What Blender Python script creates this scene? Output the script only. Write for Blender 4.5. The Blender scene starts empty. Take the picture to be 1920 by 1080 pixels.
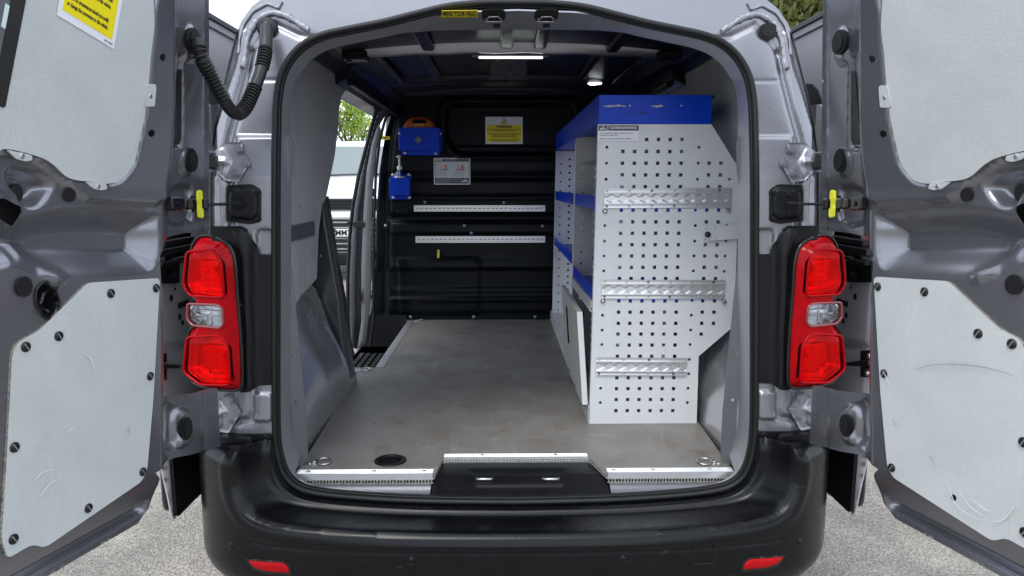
import bpy, bmesh, math, random
import numpy as np
from mathutils import Vector, Matrix
from mathutils.geometry import delaunay_2d_cdt

# ------------------------------------------------------------------ camera, world, sun, exposure
scene = bpy.context.scene
COL = scene.collection
FPX = 1400.0                                   # focal length in photo pixels (1920 wide)
PITCH, YAW = math.radians(7.85), math.radians(0.82)
CAM = np.array([-0.04, -2.0, 1.40])
cam_data = bpy.data.cameras.new('camera')
cam_data.sensor_width = 36.0
cam_data.lens = FPX / 1920 * 36.0
cam_data.clip_start = 0.05
cam_data.clip_end = 600
cam = bpy.data.objects.new('camera', cam_data)
COL.objects.link(cam)
cam.location = CAM
cam.rotation_euler = (math.radians(90) - PITCH, 0, -YAW)
scene.camera = cam

SUN_EL, SUN_AZ = math.radians(58), math.radians(205)      # azimuth clockwise from +Y: behind the camera, a bit to the left
world = bpy.data.worlds.new('World')
scene.world = world
world.use_nodes = True
wn, wl = world.node_tree.nodes, world.node_tree.links
wn.clear()
w_out = wn.new('ShaderNodeOutputWorld')
w_bg = wn.new('ShaderNodeBackground')
w_bg.inputs['Strength'].default_value = 0.12
w_sky = wn.new('ShaderNodeTexSky')
w_sky.sky_type = 'NISHITA'
w_sky.sun_disc = False
w_sky.sun_elevation = SUN_EL
w_sky.sun_rotation = SUN_AZ
w_tc = wn.new('ShaderNodeTexCoord')
w_map = wn.new('ShaderNodeMapping')
w_map.inputs['Scale'].default_value = (1.0, 1.0, 2.4)
w_n = wn.new('ShaderNodeTexNoise')
w_n.inputs['Scale'].default_value = 2.6
w_n.inputs['Detail'].default_value = 7
w_n.inputs['Roughness'].default_value = 0.55
w_r1 = wn.new('ShaderNodeValToRGB')                        # how dense the cloud cover is
w_r1.color_ramp.elements[0].position = 0.30
w_r1.color_ramp.elements[0].color = (0.72, 0.72, 0.72, 1)
w_r1.color_ramp.elements[1].position = 0.52
w_r1.color_ramp.elements[1].color = (1, 1, 1, 1)
w_r2 = wn.new('ShaderNodeValToRGB')                        # light and dark patches of cloud
w_r2.color_ramp.elements[0].position = 0.35
w_r2.color_ramp.elements[0].color = (4.4, 5.0, 6.0, 1)
w_r2.color_ramp.elements[1].position = 0.62
w_r2.color_ramp.elements[1].color = (8.2, 8.9, 9.9, 1)
w_mix = wn.new('ShaderNodeMixRGB')
wl.new(w_tc.outputs['Generated'], w_map.inputs['Vector'])
wl.new(w_map.outputs['Vector'], w_n.inputs['Vector'])
wl.new(w_n.outputs['Fac'], w_r1.inputs['Fac'])
wl.new(w_n.outputs['Fac'], w_r2.inputs['Fac'])
wl.new(w_r1.outputs['Color'], w_mix.inputs['Fac'])
wl.new(w_sky.outputs['Color'], w_mix.inputs['Color1'])
wl.new(w_r2.outputs['Color'], w_mix.inputs['Color2'])
wl.new(w_mix.outputs['Color'], w_bg.inputs['Color'])
wl.new(w_bg.outputs['Background'], w_out.inputs['Surface'])

sun_data = bpy.data.lights.new('sun', 'SUN')
sun_data.energy = 1.0
sun_data.angle = math.radians(25)
sun_data.color = (1.0, 0.96, 0.9)
sun = bpy.data.objects.new('sun', sun_data)
COL.objects.link(sun)
_sd = Vector((math.sin(SUN_AZ) * math.cos(SUN_EL), math.cos(SUN_AZ) * math.cos(SUN_EL), math.sin(SUN_EL)))
sun.rotation_euler = _sd.to_track_quat('Z', 'Y').to_euler()
sun.location = _sd * 30

scene.view_settings.view_transform = 'Standard'
scene.view_settings.look = 'None'
scene.view_settings.gamma = 1.0
scene.view_settings.use_curve_mapping = False
scene.view_settings.exposure = 0.95
scene.cycles.use_denoising = True
scene.cycles.max_bounces = 10
scene.cycles.transparent_max_bounces = 12

# ------------------------------------------------------------------ measuring: where a sight line meets a surface
_f = np.array([math.sin(YAW) * math.cos(PITCH), math.cos(YAW) * math.cos(PITCH), -math.sin(PITCH)])
_r = np.array([math.cos(YAW), -math.sin(YAW), 0.0])
_u = np.cross(_r, _f)
def ray(x, y): return _f + _r * (x - 960) / FPX - _u * (y - 540) / FPX
def onpl(x, y, p0, n):
    d = ray(x, y)
    return CAM + d * (np.dot(np.array(p0, float) - CAM, n) / np.dot(d, n))
def onX(x, y, X): return onpl(x, y, (X, 0, 0), (1, 0, 0))
def onY(x, y, Y): return onpl(x, y, (0, Y, 0), (0, 1, 0))
def onZ(x, y, Z): return onpl(x, y, (0, 0, Z), (0, 0, 1))

FZ = 0.576          # load floor height
ZB = 1.42           # above this height the tail of the van leans forward
LEAN = 0.18
def tilt(z): return LEAN * max(0.0, z - ZB)
def RS(x, y, off=0.0):                        # on the rear face of the body
    p = onY(x, y, off)
    for _ in range(6): p = onY(x, y, off + tilt(p[2]))
    return p

# ------------------------------------------------------------------ materials
MATS = {}
def mat(name, color, rough=0.5, metal=0.0, noise=0.0, nscale=8.0, bump=0.0, bscale=200.0, coat=0.0, spec=0.5,
        color2=None, rnoise=0.0, stretch=(1, 1, 1), scratches=0.0, scr_col=(0.75, 0.75, 0.75), scr_scale=18.0):
    if name in MATS: return MATS[name]
    m = bpy.data.materials.new(name)
    m.use_nodes = True
    N, L = m.node_tree.nodes, m.node_tree.links
    b = N['Principled BSDF']
    b.inputs['Base Color'].default_value = (*color, 1)
    b.inputs['Roughness'].default_value = rough
    b.inputs['Metallic'].default_value = metal
    b.inputs['Coat Weight'].default_value = coat
    b.inputs['Coat Roughness'].default_value = 0.08
    b.inputs['Specular IOR Level'].default_value = spec
    tc = N.new('ShaderNodeTexCoord')
    mp = N.new('ShaderNodeMapping')
    mp.inputs['Scale'].default_value = stretch
    L.new(tc.outputs['Object'], mp.inputs['Vector'])
    col = None
    if noise > 0 or color2:
        n = N.new('ShaderNodeTexNoise')
        n.inputs['Scale'].default_value = nscale
        n.inputs['Detail'].default_value = 8
        n.inputs['Roughness'].default_value = 0.65
        L.new(mp.outputs['Vector'], n.inputs['Vector'])
        r = N.new('ShaderNodeValToRGB')
        r.color_ramp.elements[0].position = 0.35
        r.color_ramp.elements[1].position = 0.65
        c2 = color2 or tuple(c * (1 - noise) for c in color)
        r.color_ramp.elements[0].color = (*c2, 1)
        r.color_ramp.elements[1].color = (*color, 1)
        L.new(n.outputs['Fac'], r.inputs['Fac'])
        col = r.outputs['Color']
        if rnoise > 0:
            mr = N.new('ShaderNodeMapRange')
            mr.inputs['To Min'].default_value = max(0.02, rough - rnoise)
            mr.inputs['To Max'].default_value = min(1, rough + rnoise)
            mr.inputs['From Min'].default_value = 0.3
            mr.inputs['From Max'].default_value = 0.7
            L.new(n.outputs['Fac'], mr.inputs['Value'])
            L.new(mr.outputs['Result'], b.inputs['Roughness'])
    if scratches > 0:
        mp2 = N.new('ShaderNodeMapping')
        mp2.inputs['Scale'].default_value = (3.5, 3.5, 0.6)
        mp2.inputs['Rotation'].default_value = (0.5, 0.7, 0.3)
        L.new(tc.outputs['Object'], mp2.inputs['Vector'])
        v = N.new('ShaderNodeTexNoise')
        v.inputs['Scale'].default_value = scr_scale
        v.inputs['Detail'].default_value = 6
        v.inputs['Distortion'].default_value = 1.2
        L.new(mp2.outputs['Vector'], v.inputs['Vector'])
        r2 = N.new('ShaderNodeValToRGB')
        r2.color_ramp.elements[0].position = 0.70
        r2.color_ramp.elements[0].color = (0, 0, 0, 1)
        r2.color_ramp.elements[1].position = 0.74
        r2.color_ramp.elements[1].color = (scratches,) * 3 + (1,)
        L.new(v.outputs['Fac'], r2.inputs['Fac'])
        mx = N.new('ShaderNodeMixRGB')
        L.new(r2.outputs['Color'], mx.inputs['Fac'])
        if col: L.new(col, mx.inputs['Color1'])
        else: mx.inputs['Color1'].default_value = (*color, 1)
        mx.inputs['Color2'].default_value = (*scr_col, 1)
        col = mx.outputs['Color']
    if col: L.new(col, b.inputs['Base Color'])
    if bump > 0:
        n2 = N.new('ShaderNodeTexNoise')
        n2.inputs['Scale'].default_value = bscale
        n2.inputs['Detail'].default_value = 3
        L.new(tc.outputs['Object'], n2.inputs['Vector'])
        bp = N.new('ShaderNodeBump')
        bp.inputs['Strength'].default_value = bump
        bp.inputs['Distance'].default_value = 0.002
        L.new(n2.outputs['Fac'], bp.inputs['Height'])
        L.new(bp.outputs['Normal'], b.inputs['Normal'])
    MATS[name] = m
    return m

PAINT = mat('silver_paint', (0.29, 0.294, 0.322), rough=0.28, metal=0.66, noise=0.05, nscale=3, rnoise=0.04, bump=0.02, bscale=900)
REVEAL = mat('reveal_paint', (0.36, 0.365, 0.39), rough=0.34, metal=0.55, noise=0.06, nscale=5)
PAINT_IN = mat('silver_paint_inside', (0.36, 0.365, 0.40), rough=0.34, metal=0.72, noise=0.10, nscale=4, rnoise=0.06, scratches=0.35, scr_col=(0.5, 0.5, 0.52), scr_scale=14)
SLIDEP = mat('slide_door_paint', (0.50, 0.49, 0.51), rough=0.4, metal=0.2, noise=0.06, nscale=5)
DOORP = mat('door_paint', (0.235, 0.238, 0.262), rough=0.22, metal=0.74, noise=0.05, nscale=3, rnoise=0.04, scratches=0.12, scr_col=(0.45, 0.45, 0.48), scr_scale=9)
ARCHM = mat('scuffed_arch_metal', (0.56, 0.565, 0.58), rough=0.25, metal=0.75, noise=0.08, nscale=5, rnoise=0.06, scratches=0.15, scr_col=(0.85, 0.85, 0.85), scr_scale=16)
TRIMM = mat('grey_trim_sheet', (0.17, 0.175, 0.19), rough=0.38, metal=0.6, noise=0.1, nscale=10)
DARKM = mat('dark_roof_metal', (0.014, 0.016, 0.026), rough=0.35, metal=0.4, noise=0.2, nscale=5, rnoise=0.08)
PLASTIC = mat('black_plastic', (0.0045, 0.005, 0.0065), rough=0.45, spec=0.28, noise=0.2, nscale=12, bump=0.15, bscale=700, rnoise=0.06)
BULK = mat('bulkhead_plastic', (0.004, 0.006, 0.010), spec=0.16, rough=0.36, noise=0.25, nscale=6, rnoise=0.08, bump=0.08, bscale=500)
BUMPER = mat('bumper_plastic', (0.0028, 0.0033, 0.0045), spec=0.30, rough=0.27, noise=0.18, nscale=7, bump=0.06, bscale=1200, rnoise=0.07, scratches=0.25, scr_col=(0.03, 0.03, 0.034), scr_scale=10)
RUBBER = mat('black_rubber', (0.008, 0.009, 0.010), spec=0.35, rough=0.5, noise=0.2, nscale=20, bump=0.1, bscale=300)
CONDUIT = mat('conduit_rubber', (0.012, 0.012, 0.013), rough=0.42, noise=0.3, nscale=30)
PLY = mat('grey_lining_board', (0.56, 0.585, 0.58), rough=0.55, noise=0.08, nscale=160, bump=0.45, bscale=420, scratches=0.25, scr_col=(0.66, 0.68, 0.68), scr_scale=5)
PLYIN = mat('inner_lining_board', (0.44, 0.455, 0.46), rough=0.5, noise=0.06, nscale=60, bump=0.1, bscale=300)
PLYEDGE = mat('board_edge', (0.06, 0.06, 0.055), rough=0.9, color2=(0.36, 0.34, 0.28), nscale=240)
FLOORM = mat('load_floor_board', (0.225, 0.218, 0.208), rough=0.47, color2=(0.17, 0.155, 0.138), nscale=5.0, rnoise=0.03, bump=0.15, bscale=260, scratches=0.25, scr_col=(0.40, 0.38, 0.34), scr_scale=6)
def add_stains(m, col, scale, lo, hi, amt, seed=0.0, stretch=(1, 1, 1)):
    N, L = m.node_tree.nodes, m.node_tree.links; b = N['Principled BSDF']; src = b.inputs['Base Color'].links[0].from_socket
    tc = N.new('ShaderNodeTexCoord'); mp = N.new('ShaderNodeMapping'); mp.inputs['Location'].default_value = (seed, seed * .7, seed * .3); mp.inputs['Scale'].default_value = stretch
    n = N.new('ShaderNodeTexNoise'); n.inputs['Scale'].default_value = scale; n.inputs['Detail'].default_value = 9; n.inputs['Roughness'].default_value = .62; n.inputs['Distortion'].default_value = .6
    r = N.new('ShaderNodeValToRGB'); r.color_ramp.elements[0].position = lo; r.color_ramp.elements[0].color = (0, 0, 0, 1); r.color_ramp.elements[1].position = hi; r.color_ramp.elements[1].color = (amt, amt, amt, 1)
    mx = N.new('ShaderNodeMixRGB'); mx.inputs['Color2'].default_value = (*col, 1)
    L.new(tc.outputs['Object'], mp.inputs['Vector']); L.new(mp.outputs['Vector'], n.inputs['Vector']); L.new(n.outputs['Fac'], r.inputs['Fac']); L.new(r.outputs['Color'], mx.inputs['Fac'])
    L.new(src, mx.inputs['Color1']); L.new(mx.outputs['Color'], b.inputs['Base Color'])
add_stains(FLOORM, (0.135, 0.105, 0.075), 6.5, .56, .68, .75, 3.1)
add_stains(FLOORM, (0.34, 0.32, 0.28), 24.0, .60, .72, .40, 7.7, (1, .2, 1))
add_stains(FLOORM, (0.36, 0.34, 0.31), 30.0, .62, .70, .45, 27.7, (.15, 1, 1))
add_stains(FLOORM, (0.06, 0.055, 0.05), 16.0, .66, .72, .7, 1.3, (2.5, 1, 1))
add_stains(FLOORM, (0.42, 0.41, 0.39), 60.0, .66, .74, .6, 5.3, (1, .12, 1))
add_stains(FLOORM, (0.10, 0.095, 0.09), 45.0, .66, .73, .55, 15.3, (.3, 1, 1))
add_stains(FLOORM, (0.30, 0.29, 0.27), 220.0, .55, .7, .35, 8.3)
add_stains(PLY, (0.40, 0.42, 0.42), 3.0, .45, .75, .5, 2.2)
add_stains(PLY, (0.78, 0.80, 0.80), 9.0, .68, .74, .8, 9.1, (1, 1, .35))
add_stains(PLY, (0.24, 0.25, 0.25), 30.0, .68, .76, .6, 4.4, (1, 1, .4))
add_stains(PLY, (0.47, 0.46, 0.43), 6.0, .56, .72, .6, 14.4)
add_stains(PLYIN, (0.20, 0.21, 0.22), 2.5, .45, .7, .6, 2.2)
add_stains(BUMPER, (0.05, 0.05, 0.048), 26.0, .64, .74, .35, 2.9, (.4, 1, 1))
add_stains(DOORP, (0.40, 0.40, 0.43), 46.0, .72, .76, .5, 6.1, (1, 1, .5))
ALU = mat('aluminium', (0.74, 0.75, 0.76), rough=0.40, metal=0.75, noise=0.10, nscale=60, stretch=(1, 30, 30), rnoise=0.06)
STEEL = mat('zinc_steel', (0.60, 0.60, 0.60), rough=0.30, metal=0.95, noise=0.25, nscale=40, rnoise=0.1)
PINM = mat('grey_pin', (0.30, 0.31, 0.32), rough=0.4, metal=0.5)
WHITE = mat('white_powder_coat', (0.70, 0.715, 0.73), rough=0.42, noise=0.04, nscale=20, bump=0.06, bscale=500, scratches=0.5, scr_col=(0.36, 0.36, 0.35), scr_scale=7)
BEIGE = mat('grey_powder_coat', (0.47, 0.47, 0.455), rough=0.40, noise=0.05, nscale=14)
BLUE = mat('blue_powder_coat', (0.002, 0.045, 0.52), spec=0.2, rough=0.33, noise=0.10, nscale=9)
BLUE_CH = mat('chipped_blue_coat', (0.002, 0.05, 0.55), spec=0.2, rough=0.33, noise=0.12, nscale=9, scratches=0.8, scr_col=(0.01, 0.015, 0.06), scr_scale=8)
BLACK = mat('satin_black', (0.006, 0.006, 0.007), rough=0.35)
GLOSSB = mat('gloss_black', (0.008, 0.008, 0.009), rough=0.12)
HOLE = mat('dark_cavity', (0.003, 0.003, 0.003), rough=0.9)
YELLOW = mat('yellow_plastic', (0.72, 0.72, 0.03), rough=0.4)
YLABEL = mat('yellow_label', (0.86, 0.72, 0.005), rough=0.35)
WLABEL = mat('white_label', (0.78, 0.79, 0.85), rough=0.3)
NAVY = mat('navy_label', (0.035, 0.045, 0.075), rough=0.35)
INK = mat('black_ink', (0.012, 0.012, 0.012), rough=0.5)
WINK = mat('white_ink', (0.75, 0.75, 0.75), rough=0.5)
ORANGE = mat('orange_plastic', (0.42, 0.09, 0.012), rough=0.4)
REDINK = mat('red_ink', (0.5, 0.03, 0.03), rough=0.5)
GREENINK = mat('green_ink', (0.04, 0.22, 0.10), rough=0.5)
CREAM = mat('white_plastic', (0.72, 0.73, 0.75), rough=0.3)
WPAINT = mat('white_car_paint', (0.78, 0.79, 0.80), rough=0.25, coat=0.5)
SCRAPE = mat('bare_metal_scrape', (0.62, 0.60, 0.55), rough=0.45, color2=(0.25, 0.24, 0.22), nscale=120)
SEALANT = mat('painted_sealant', (0.30, 0.305, 0.34), rough=0.42, metal=0.35, noise=0.1, nscale=20)

def glassy(name, tint, rough=0.03, mixf=0.12, gloss=(1, 1, 1), ior=1.45):
    m = bpy.data.materials.new(name); m.use_nodes = True
    N, L = m.node_tree.nodes, m.node_tree.links
    N.clear()
    o = N.new('ShaderNodeOutputMaterial'); t = N.new('ShaderNodeBsdfTransparent'); g = N.new('ShaderNodeBsdfGlossy')
    mx = N.new('ShaderNodeMixShader'); fr = N.new('ShaderNodeFresnel'); ad = N.new('ShaderNodeMath'); ad.operation = 'ADD'; ad.use_clamp = True
    t.inputs['Color'].default_value = (*tint, 1); g.inputs['Roughness'].default_value = rough; g.inputs['Color'].default_value = (*gloss, 1)
    fr.inputs['IOR'].default_value = ior; ad.inputs[1].default_value = mixf * 0.2
    L.new(fr.outputs[0], ad.inputs[0]); L.new(ad.outputs[0], mx.inputs[0])
    L.new(t.outputs[0], mx.inputs[1]); L.new(g.outputs[0], mx.inputs[2]); L.new(mx.outputs[0], o.inputs['Surface'])
    MATS[name] = m
    return m
REDLENS = glassy('red_lens', (1.0, 0.09, 0.13), 0.02, 0.0, ior=1.18)
CLEARLENS = glassy('clear_lens', (0.92, 0.93, 0.95), 0.02)
GLASS = glassy('tinted_glass', (0.45, 0.5, 0.5), 0.01, 0.4)
BOTTLE = glassy('clear_bottle', (0.85, 0.88, 0.9), 0.05, 0.3)
REDDEEP = mat('red_lamp_body', (0.42, 0.0, 0.004), rough=0.07, coat=0.0, spec=0.14, noise=0.3, nscale=30)
REDCH = mat('red_reflector_bowl', (1.0, 0.05, 0.03), rough=0.12, metal=0.85, bump=0.7, bscale=150)
CHROME = mat('lamp_reflector', (0.9, 0.9, 0.9), rough=0.16, metal=1.0, bump=0.5, bscale=160)
REDREF = mat('red_reflector', (0.5, 0.002, 0.006), rough=0.3, spec=0.15, bump=0.6, bscale=900, noise=0.35, nscale=500)

def emit(name, col, s):
    m = bpy.data.materials.new(name); m.use_nodes = True
    b = m.node_tree.nodes['Principled BSDF']
    b.inputs['Base Color'].default_value = (*col, 1)
    b.inputs['Emission Color'].default_value = (*col, 1); b.inputs['Emission Strength'].default_value = s
    return m
LED = emit('lit_led', (0.95, 1.0, 0.97), 3.0)

def asphalt():
    m = bpy.data.materials.new('asphalt'); m.use_nodes = True
    N, L = m.node_tree.nodes, m.node_tree.links; b = N['Principled BSDF']; b.inputs['Roughness'].default_value = 0.9
    tc = N.new('ShaderNodeTexCoord')
    v = N.new('ShaderNodeTexVoronoi'); v.inputs['Scale'].default_value = 190; L.new(tc.outputs['Object'], v.inputs['Vector'])
    v2 = N.new('ShaderNodeTexVoronoi'); v2.inputs['Scale'].default_value = 60; L.new(tc.outputs['Object'], v2.inputs['Vector'])
    n = N.new('ShaderNodeTexNoise'); n.inputs['Scale'].default_value = 2.6; n.inputs['Detail'].default_value = 11; n.inputs['Roughness'].default_value = .68; L.new(tc.outputs['Object'], n.inputs['Vector'])
    r = N.new('ShaderNodeValToRGB'); cr = r.color_ramp
    cr.elements[0].position = 0.0; cr.elements[0].color = (0.16, 0.148, 0.132, 1)
    cr.elements[1].position = 1.0; cr.elements[1].color = (0.66, 0.61, 0.54, 1)
    e = cr.elements.new(0.45); e.color = (0.37, 0.342, 0.30, 1)
    L.new(v.outputs['Color'], r.inputs['Fac'])
    mx = N.new('ShaderNodeMixRGB'); mx.blend_type = 'MULTIPLY'; mx.inputs['Fac'].default_value = 1
    r2 = N.new('ShaderNodeValToRGB'); r2.color_ramp.elements[0].position = 0.36; r2.color_ramp.elements[0].color = (0.62, 0.62, 0.63, 1)
    r2.color_ramp.elements[1].position = 0.7; r2.color_ramp.elements[1].color = (1.1, 1.08, 1.05, 1)
    L.new(n.outputs['Fac'], r2.inputs['Fac']); L.new(r.outputs['Color'], mx.inputs['Color1']); L.new(r2.outputs['Color'], mx.inputs['Color2'])
    L.new(mx.outputs['Color'], b.inputs['Base Color'])
    ad = N.new('ShaderNodeMath'); ad.operation = 'ADD'; L.new(v.outputs['Distance'], ad.inputs[0]); L.new(v2.outputs['Distance'], ad.inputs[1])
    bp = N.new('ShaderNodeBump'); bp.invert = True; bp.inputs['Strength'].default_value = 0.8; bp.inputs['Distance'].default_value = 0.008
    L.new(ad.outputs[0], bp.inputs['Height']); L.new(bp.outputs['Normal'], b.inputs['Normal'])
    return m

# ------------------------------------------------------------------ object helpers
WLOC = {}
def _place(o, parent, wloc):
    if parent is not None:
        o.parent = parent
        pl = WLOC[parent.name]
        o.location = (wloc[0] - pl[0], wloc[1] - pl[1], wloc[2] - pl[2])
    else:
        o.location = wloc
    WLOC[o.name] = tuple(wloc)

def empty(name, loc, label, cat, group=None):
    o = bpy.data.objects.new(name, None)
    o.empty_display_size = 0.1
    COL.objects.link(o)
    _place(o, None, loc)
    o['label'] = label; o['category'] = cat
    if group: o['group'] = group
    return o

class MB:
    """collects shapes in world coordinates, then becomes ONE mesh object"""
    def __init__(s): s.v = []; s.f = []; s.sm = []; s.mi = []
    def add(s, vs, fs, smooth=False, mi=0):
        b = len(s.v)
        s.v += [tuple(map(float, p)) for p in vs]
        s.f += [tuple(b + i for i in f) for f in fs]
        s.sm += [smooth] * len(fs); s.mi += [mi] * len(fs)
        return s
    def frame(s, c, ax, ay, az, hx, hy, hz, mi=0, bev=0.0):   # oriented box, bevelled if asked
        c, ax, ay, az = map(np.array, (c, ax, ay, az))
        if bev <= 0:
            vs = [c + ax * hx * i + ay * hy * j + az * hz * k for i in (-1, 1) for j in (-1, 1) for k in (-1, 1)]
            return s.add(vs, [(0, 1, 3, 2), (4, 6, 7, 5), (0, 4, 5, 1), (2, 3, 7, 6), (0, 2, 6, 4), (1, 5, 7, 3)], False, mi)
        b = min(bev, hx * .9, hy * .9, hz * .9)
        ring = lambda kx, ky: [(kx, ky - b), (kx - b, ky), (-kx + b, ky), (-kx, ky - b), (-kx, -ky + b), (-kx + b, -ky), (kx - b, -ky), (kx, -ky + b)]
        lv = [(hz * -1, b), (hz * -1 + b, 0), (hz - b, 0), (hz, b)]
        vs = []
        for z, ins in lv:
            for (x, y) in ring(hx - ins, hy - ins): vs.append(c + ax * x + ay * y + az * z)
        fs = [tuple(range(7, -1, -1)), tuple(range(24, 32))]
        for l in range(3):
            for i in range(8):
                j = (i + 1) % 8
                fs.append((l * 8 + i, l * 8 + j, l * 8 + 8 + j, l * 8 + 8 + i))
        return s.add(vs, fs, False, mi)
    def box(s, x0, x1, y0, y1, z0, z1, mi=0, bev=0.0):
        return s.frame(((x0 + x1) / 2, (y0 + y1) / 2, (z0 + z1) / 2), (1, 0, 0), (0, 1, 0), (0, 0, 1), abs(x1 - x0) / 2, abs(y1 - y0) / 2, abs(z1 - z0) / 2, mi, bev)
    def prism(s, pts, d, mi=0, smooth=False):              # planar outline pushed along vector d
        pts = [np.array(p, float) for p in pts]; d = np.array(d, float); n = len(pts)
        vs = pts + [p + d for p in pts]
        fs = [tuple(range(n - 1, -1, -1)), tuple(range(n, 2 * n))] + [(i, (i + 1) % n, n + (i + 1) % n, n + i) for i in range(n)]
        return s.add(vs, fs, smooth, mi)
    def cyl(s, a, b, r, r2=None, n=16, mi=0, cap=True):
        a, b = np.array(a, float), np.array(b, float); r2 = r if r2 is None else r2
        d = b - a; d /= np.linalg.norm(d)
        t = np.array([0, 0, 1.0]) if abs(d[2]) < .9 else np.array([1.0, 0, 0])
        x = np.cross(d, t); x /= np.linalg.norm(x); y = np.cross(d, x)
        vs = [a + r * (math.cos(q) * x + math.sin(q) * y) for q in np.linspace(0, 2 * math.pi, n, endpoint=False)]
        vs += [b + r2 * (math.cos(q) * x + math.sin(q) * y) for q in np.linspace(0, 2 * math.pi, n, endpoint=False)]
        s.add(vs, [(i, (i + 1) % n, n + (i + 1) % n, n + i) for i in range(n)], True, mi)
        if cap: s.add(vs, [tuple(range(n - 1, -1, -1)), tuple(range(n, 2 * n))], False, mi)
        return s
    def tube(s, path, r, n=10, closed=False, mi=0, rad=None, flat=None):
        P = [np.array(p, float) for p in path]; m = len(P)
        rings = []; up = None
        for i in range(m):
            if closed: d = P[(i + 1) % m] - P[i - 1]
            else: d = P[min(i + 1, m - 1)] - P[max(i - 1, 0)]
            d /= max(np.linalg.norm(d), 1e-9)
            if flat is not None:
                y = np.array(flat, float); y = y - d * np.dot(y, d); y /= np.linalg.norm(y); x = np.cross(y, d)
            else:
                if up is None: up = np.array([0, 0, 1.0]) if abs(d[2]) < .8 else np.array([0, 1.0, 0])
                x = np.cross(d, up); x /= max(np.linalg.norm(x), 1e-9); y = np.cross(x, d); up = y
            rr = rad[i] if rad is not None else r
            rx, ry = rr if isinstance(rr, tuple) else (rr, rr)
            rings.append([P[i] + rx * math.cos(q) * x + ry * math.sin(q) * y for q in np.linspace(0, 2 * math.pi, n, endpoint=False)])
        vs = [p for R_ in rings for p in R_]
        fs = []
        for i in range(m if closed else m - 1):
            j = (i + 1) % m
            for k in range(n): fs.append((i * n + k, i * n + (k + 1) % n, j * n + (k + 1) % n, j * n + k))
        s.add(vs, fs, True, mi)
        if not closed: s.add(vs, [tuple(range(n - 1, -1, -1)), tuple(range((m - 1) * n, m * n))], False, mi)
        return s
    def lathe(s, c, prof, n=24, ax=(0, 0, 1), mi=0):        # prof: (radius, height) pairs
        c, d = np.array(c, float), np.array(ax, float)
        t = np.array([0, 0, 1.0]) if abs(d[2]) < .9 else np.array([1.0, 0, 0])
        x = np.cross(d, t); x /= np.linalg.norm(x); y = np.cross(d, x)
        vs = [c + d * h + r * (math.cos(q) * x + math.sin(q) * y) for r, h in prof for q in np.linspace(0, 2 * math.pi, n, endpoint=False)]
        fs = [(i * n + k, i * n + (k + 1) % n, (i + 1) * n + (k + 1) % n, (i + 1) * n + k) for i in range(len(prof) - 1) for k in range(n)]
        return s.add(vs, fs, True, mi)
    def loft(s, A, B, closed=False, mi=0, smooth=True):
        n = len(A); vs = list(A) + list(B)
        return s.add(vs, [(i, (i + 1) % n, n + (i + 1) % n, n + i) for i in range(n if closed else n - 1)], smooth, mi)
    def build(s, name, m, parent=None, sx=1, fix=True):
        V = np.array(s.v, float)
        if sx < 0: V = V * np.array([-1, 1, 1])
        c = (V.min(0) + V.max(0)) / 2
        me = bpy.data.meshes.new(name)
        me.from_pydata((V - c).tolist(), [], s.f)
        ms = m if isinstance(m, (list, tuple)) else [m]
        for q in ms: me.materials.append(q)
        me.polygons.foreach_set('use_smooth', s.sm)
        me.polygons.foreach_set('material_index', s.mi)
        if fix:
            bm = bmesh.new(); bm.from_mesh(me); bmesh.ops.recalc_face_normals(bm, faces=bm.faces); bm.to_mesh(me); bm.free()
        me.update()
        o = bpy.data.objects.new(name, me)
        COL.objects.link(o)
        _place(o, parent, tuple(c))
        return o

def clone(src, name, wloc, parent):                          # same mesh, new place
    o = src.copy(); COL.objects.link(o); o.parent = None
    _place(o, parent, wloc)
    return o

def text(name, body, size, org, xd, yd, m, parent, sx=1, align='CENTER', ext=0.0002, bold=0.0, width=1.0, fit=None):
    cu = bpy.data.curves.new(name, 'FONT'); cu.body = body; cu.size = size; cu.align_x = align; cu.align_y = 'CENTER'
    cu.extrude = ext; cu.offset = bold; cu.resolution_u = 3
    o = bpy.data.objects.new(name, cu); COL.objects.link(o)
    bpy.context.view_layer.update()
    me = bpy.data.meshes.new_from_object(o.evaluated_get(bpy.context.evaluated_depsgraph_get()))
    COL.objects.unlink(o); bpy.data.objects.remove(o)
    org, xd, yd = (np.array(q, float) for q in (org, xd, yd))
    xd /= np.linalg.norm(xd); yd = yd / np.linalg.norm(yd); zd = np.cross(xd, yd); zd /= np.linalg.norm(zd)
    ky = 1.0
    if fit:
        vx = [v.co.x for v in me.vertices]; vy = [v.co.y for v in me.vertices]
        width = fit[0] / (max(vx) - min(vx)); ky = fit[1] / (max(vy) - min(vy)) if len(fit) > 1 else 1.0
    vs = [org + xd * v.co.x * width + yd * v.co.y * ky + zd * v.co.z for v in me.vertices]
    mb = MB(); mb.add(vs, [tuple(p.vertices) for p in me.polygons])
    bpy.data.meshes.remove(me)
    return mb.build(name, m, parent, sx, fix=False)

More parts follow.
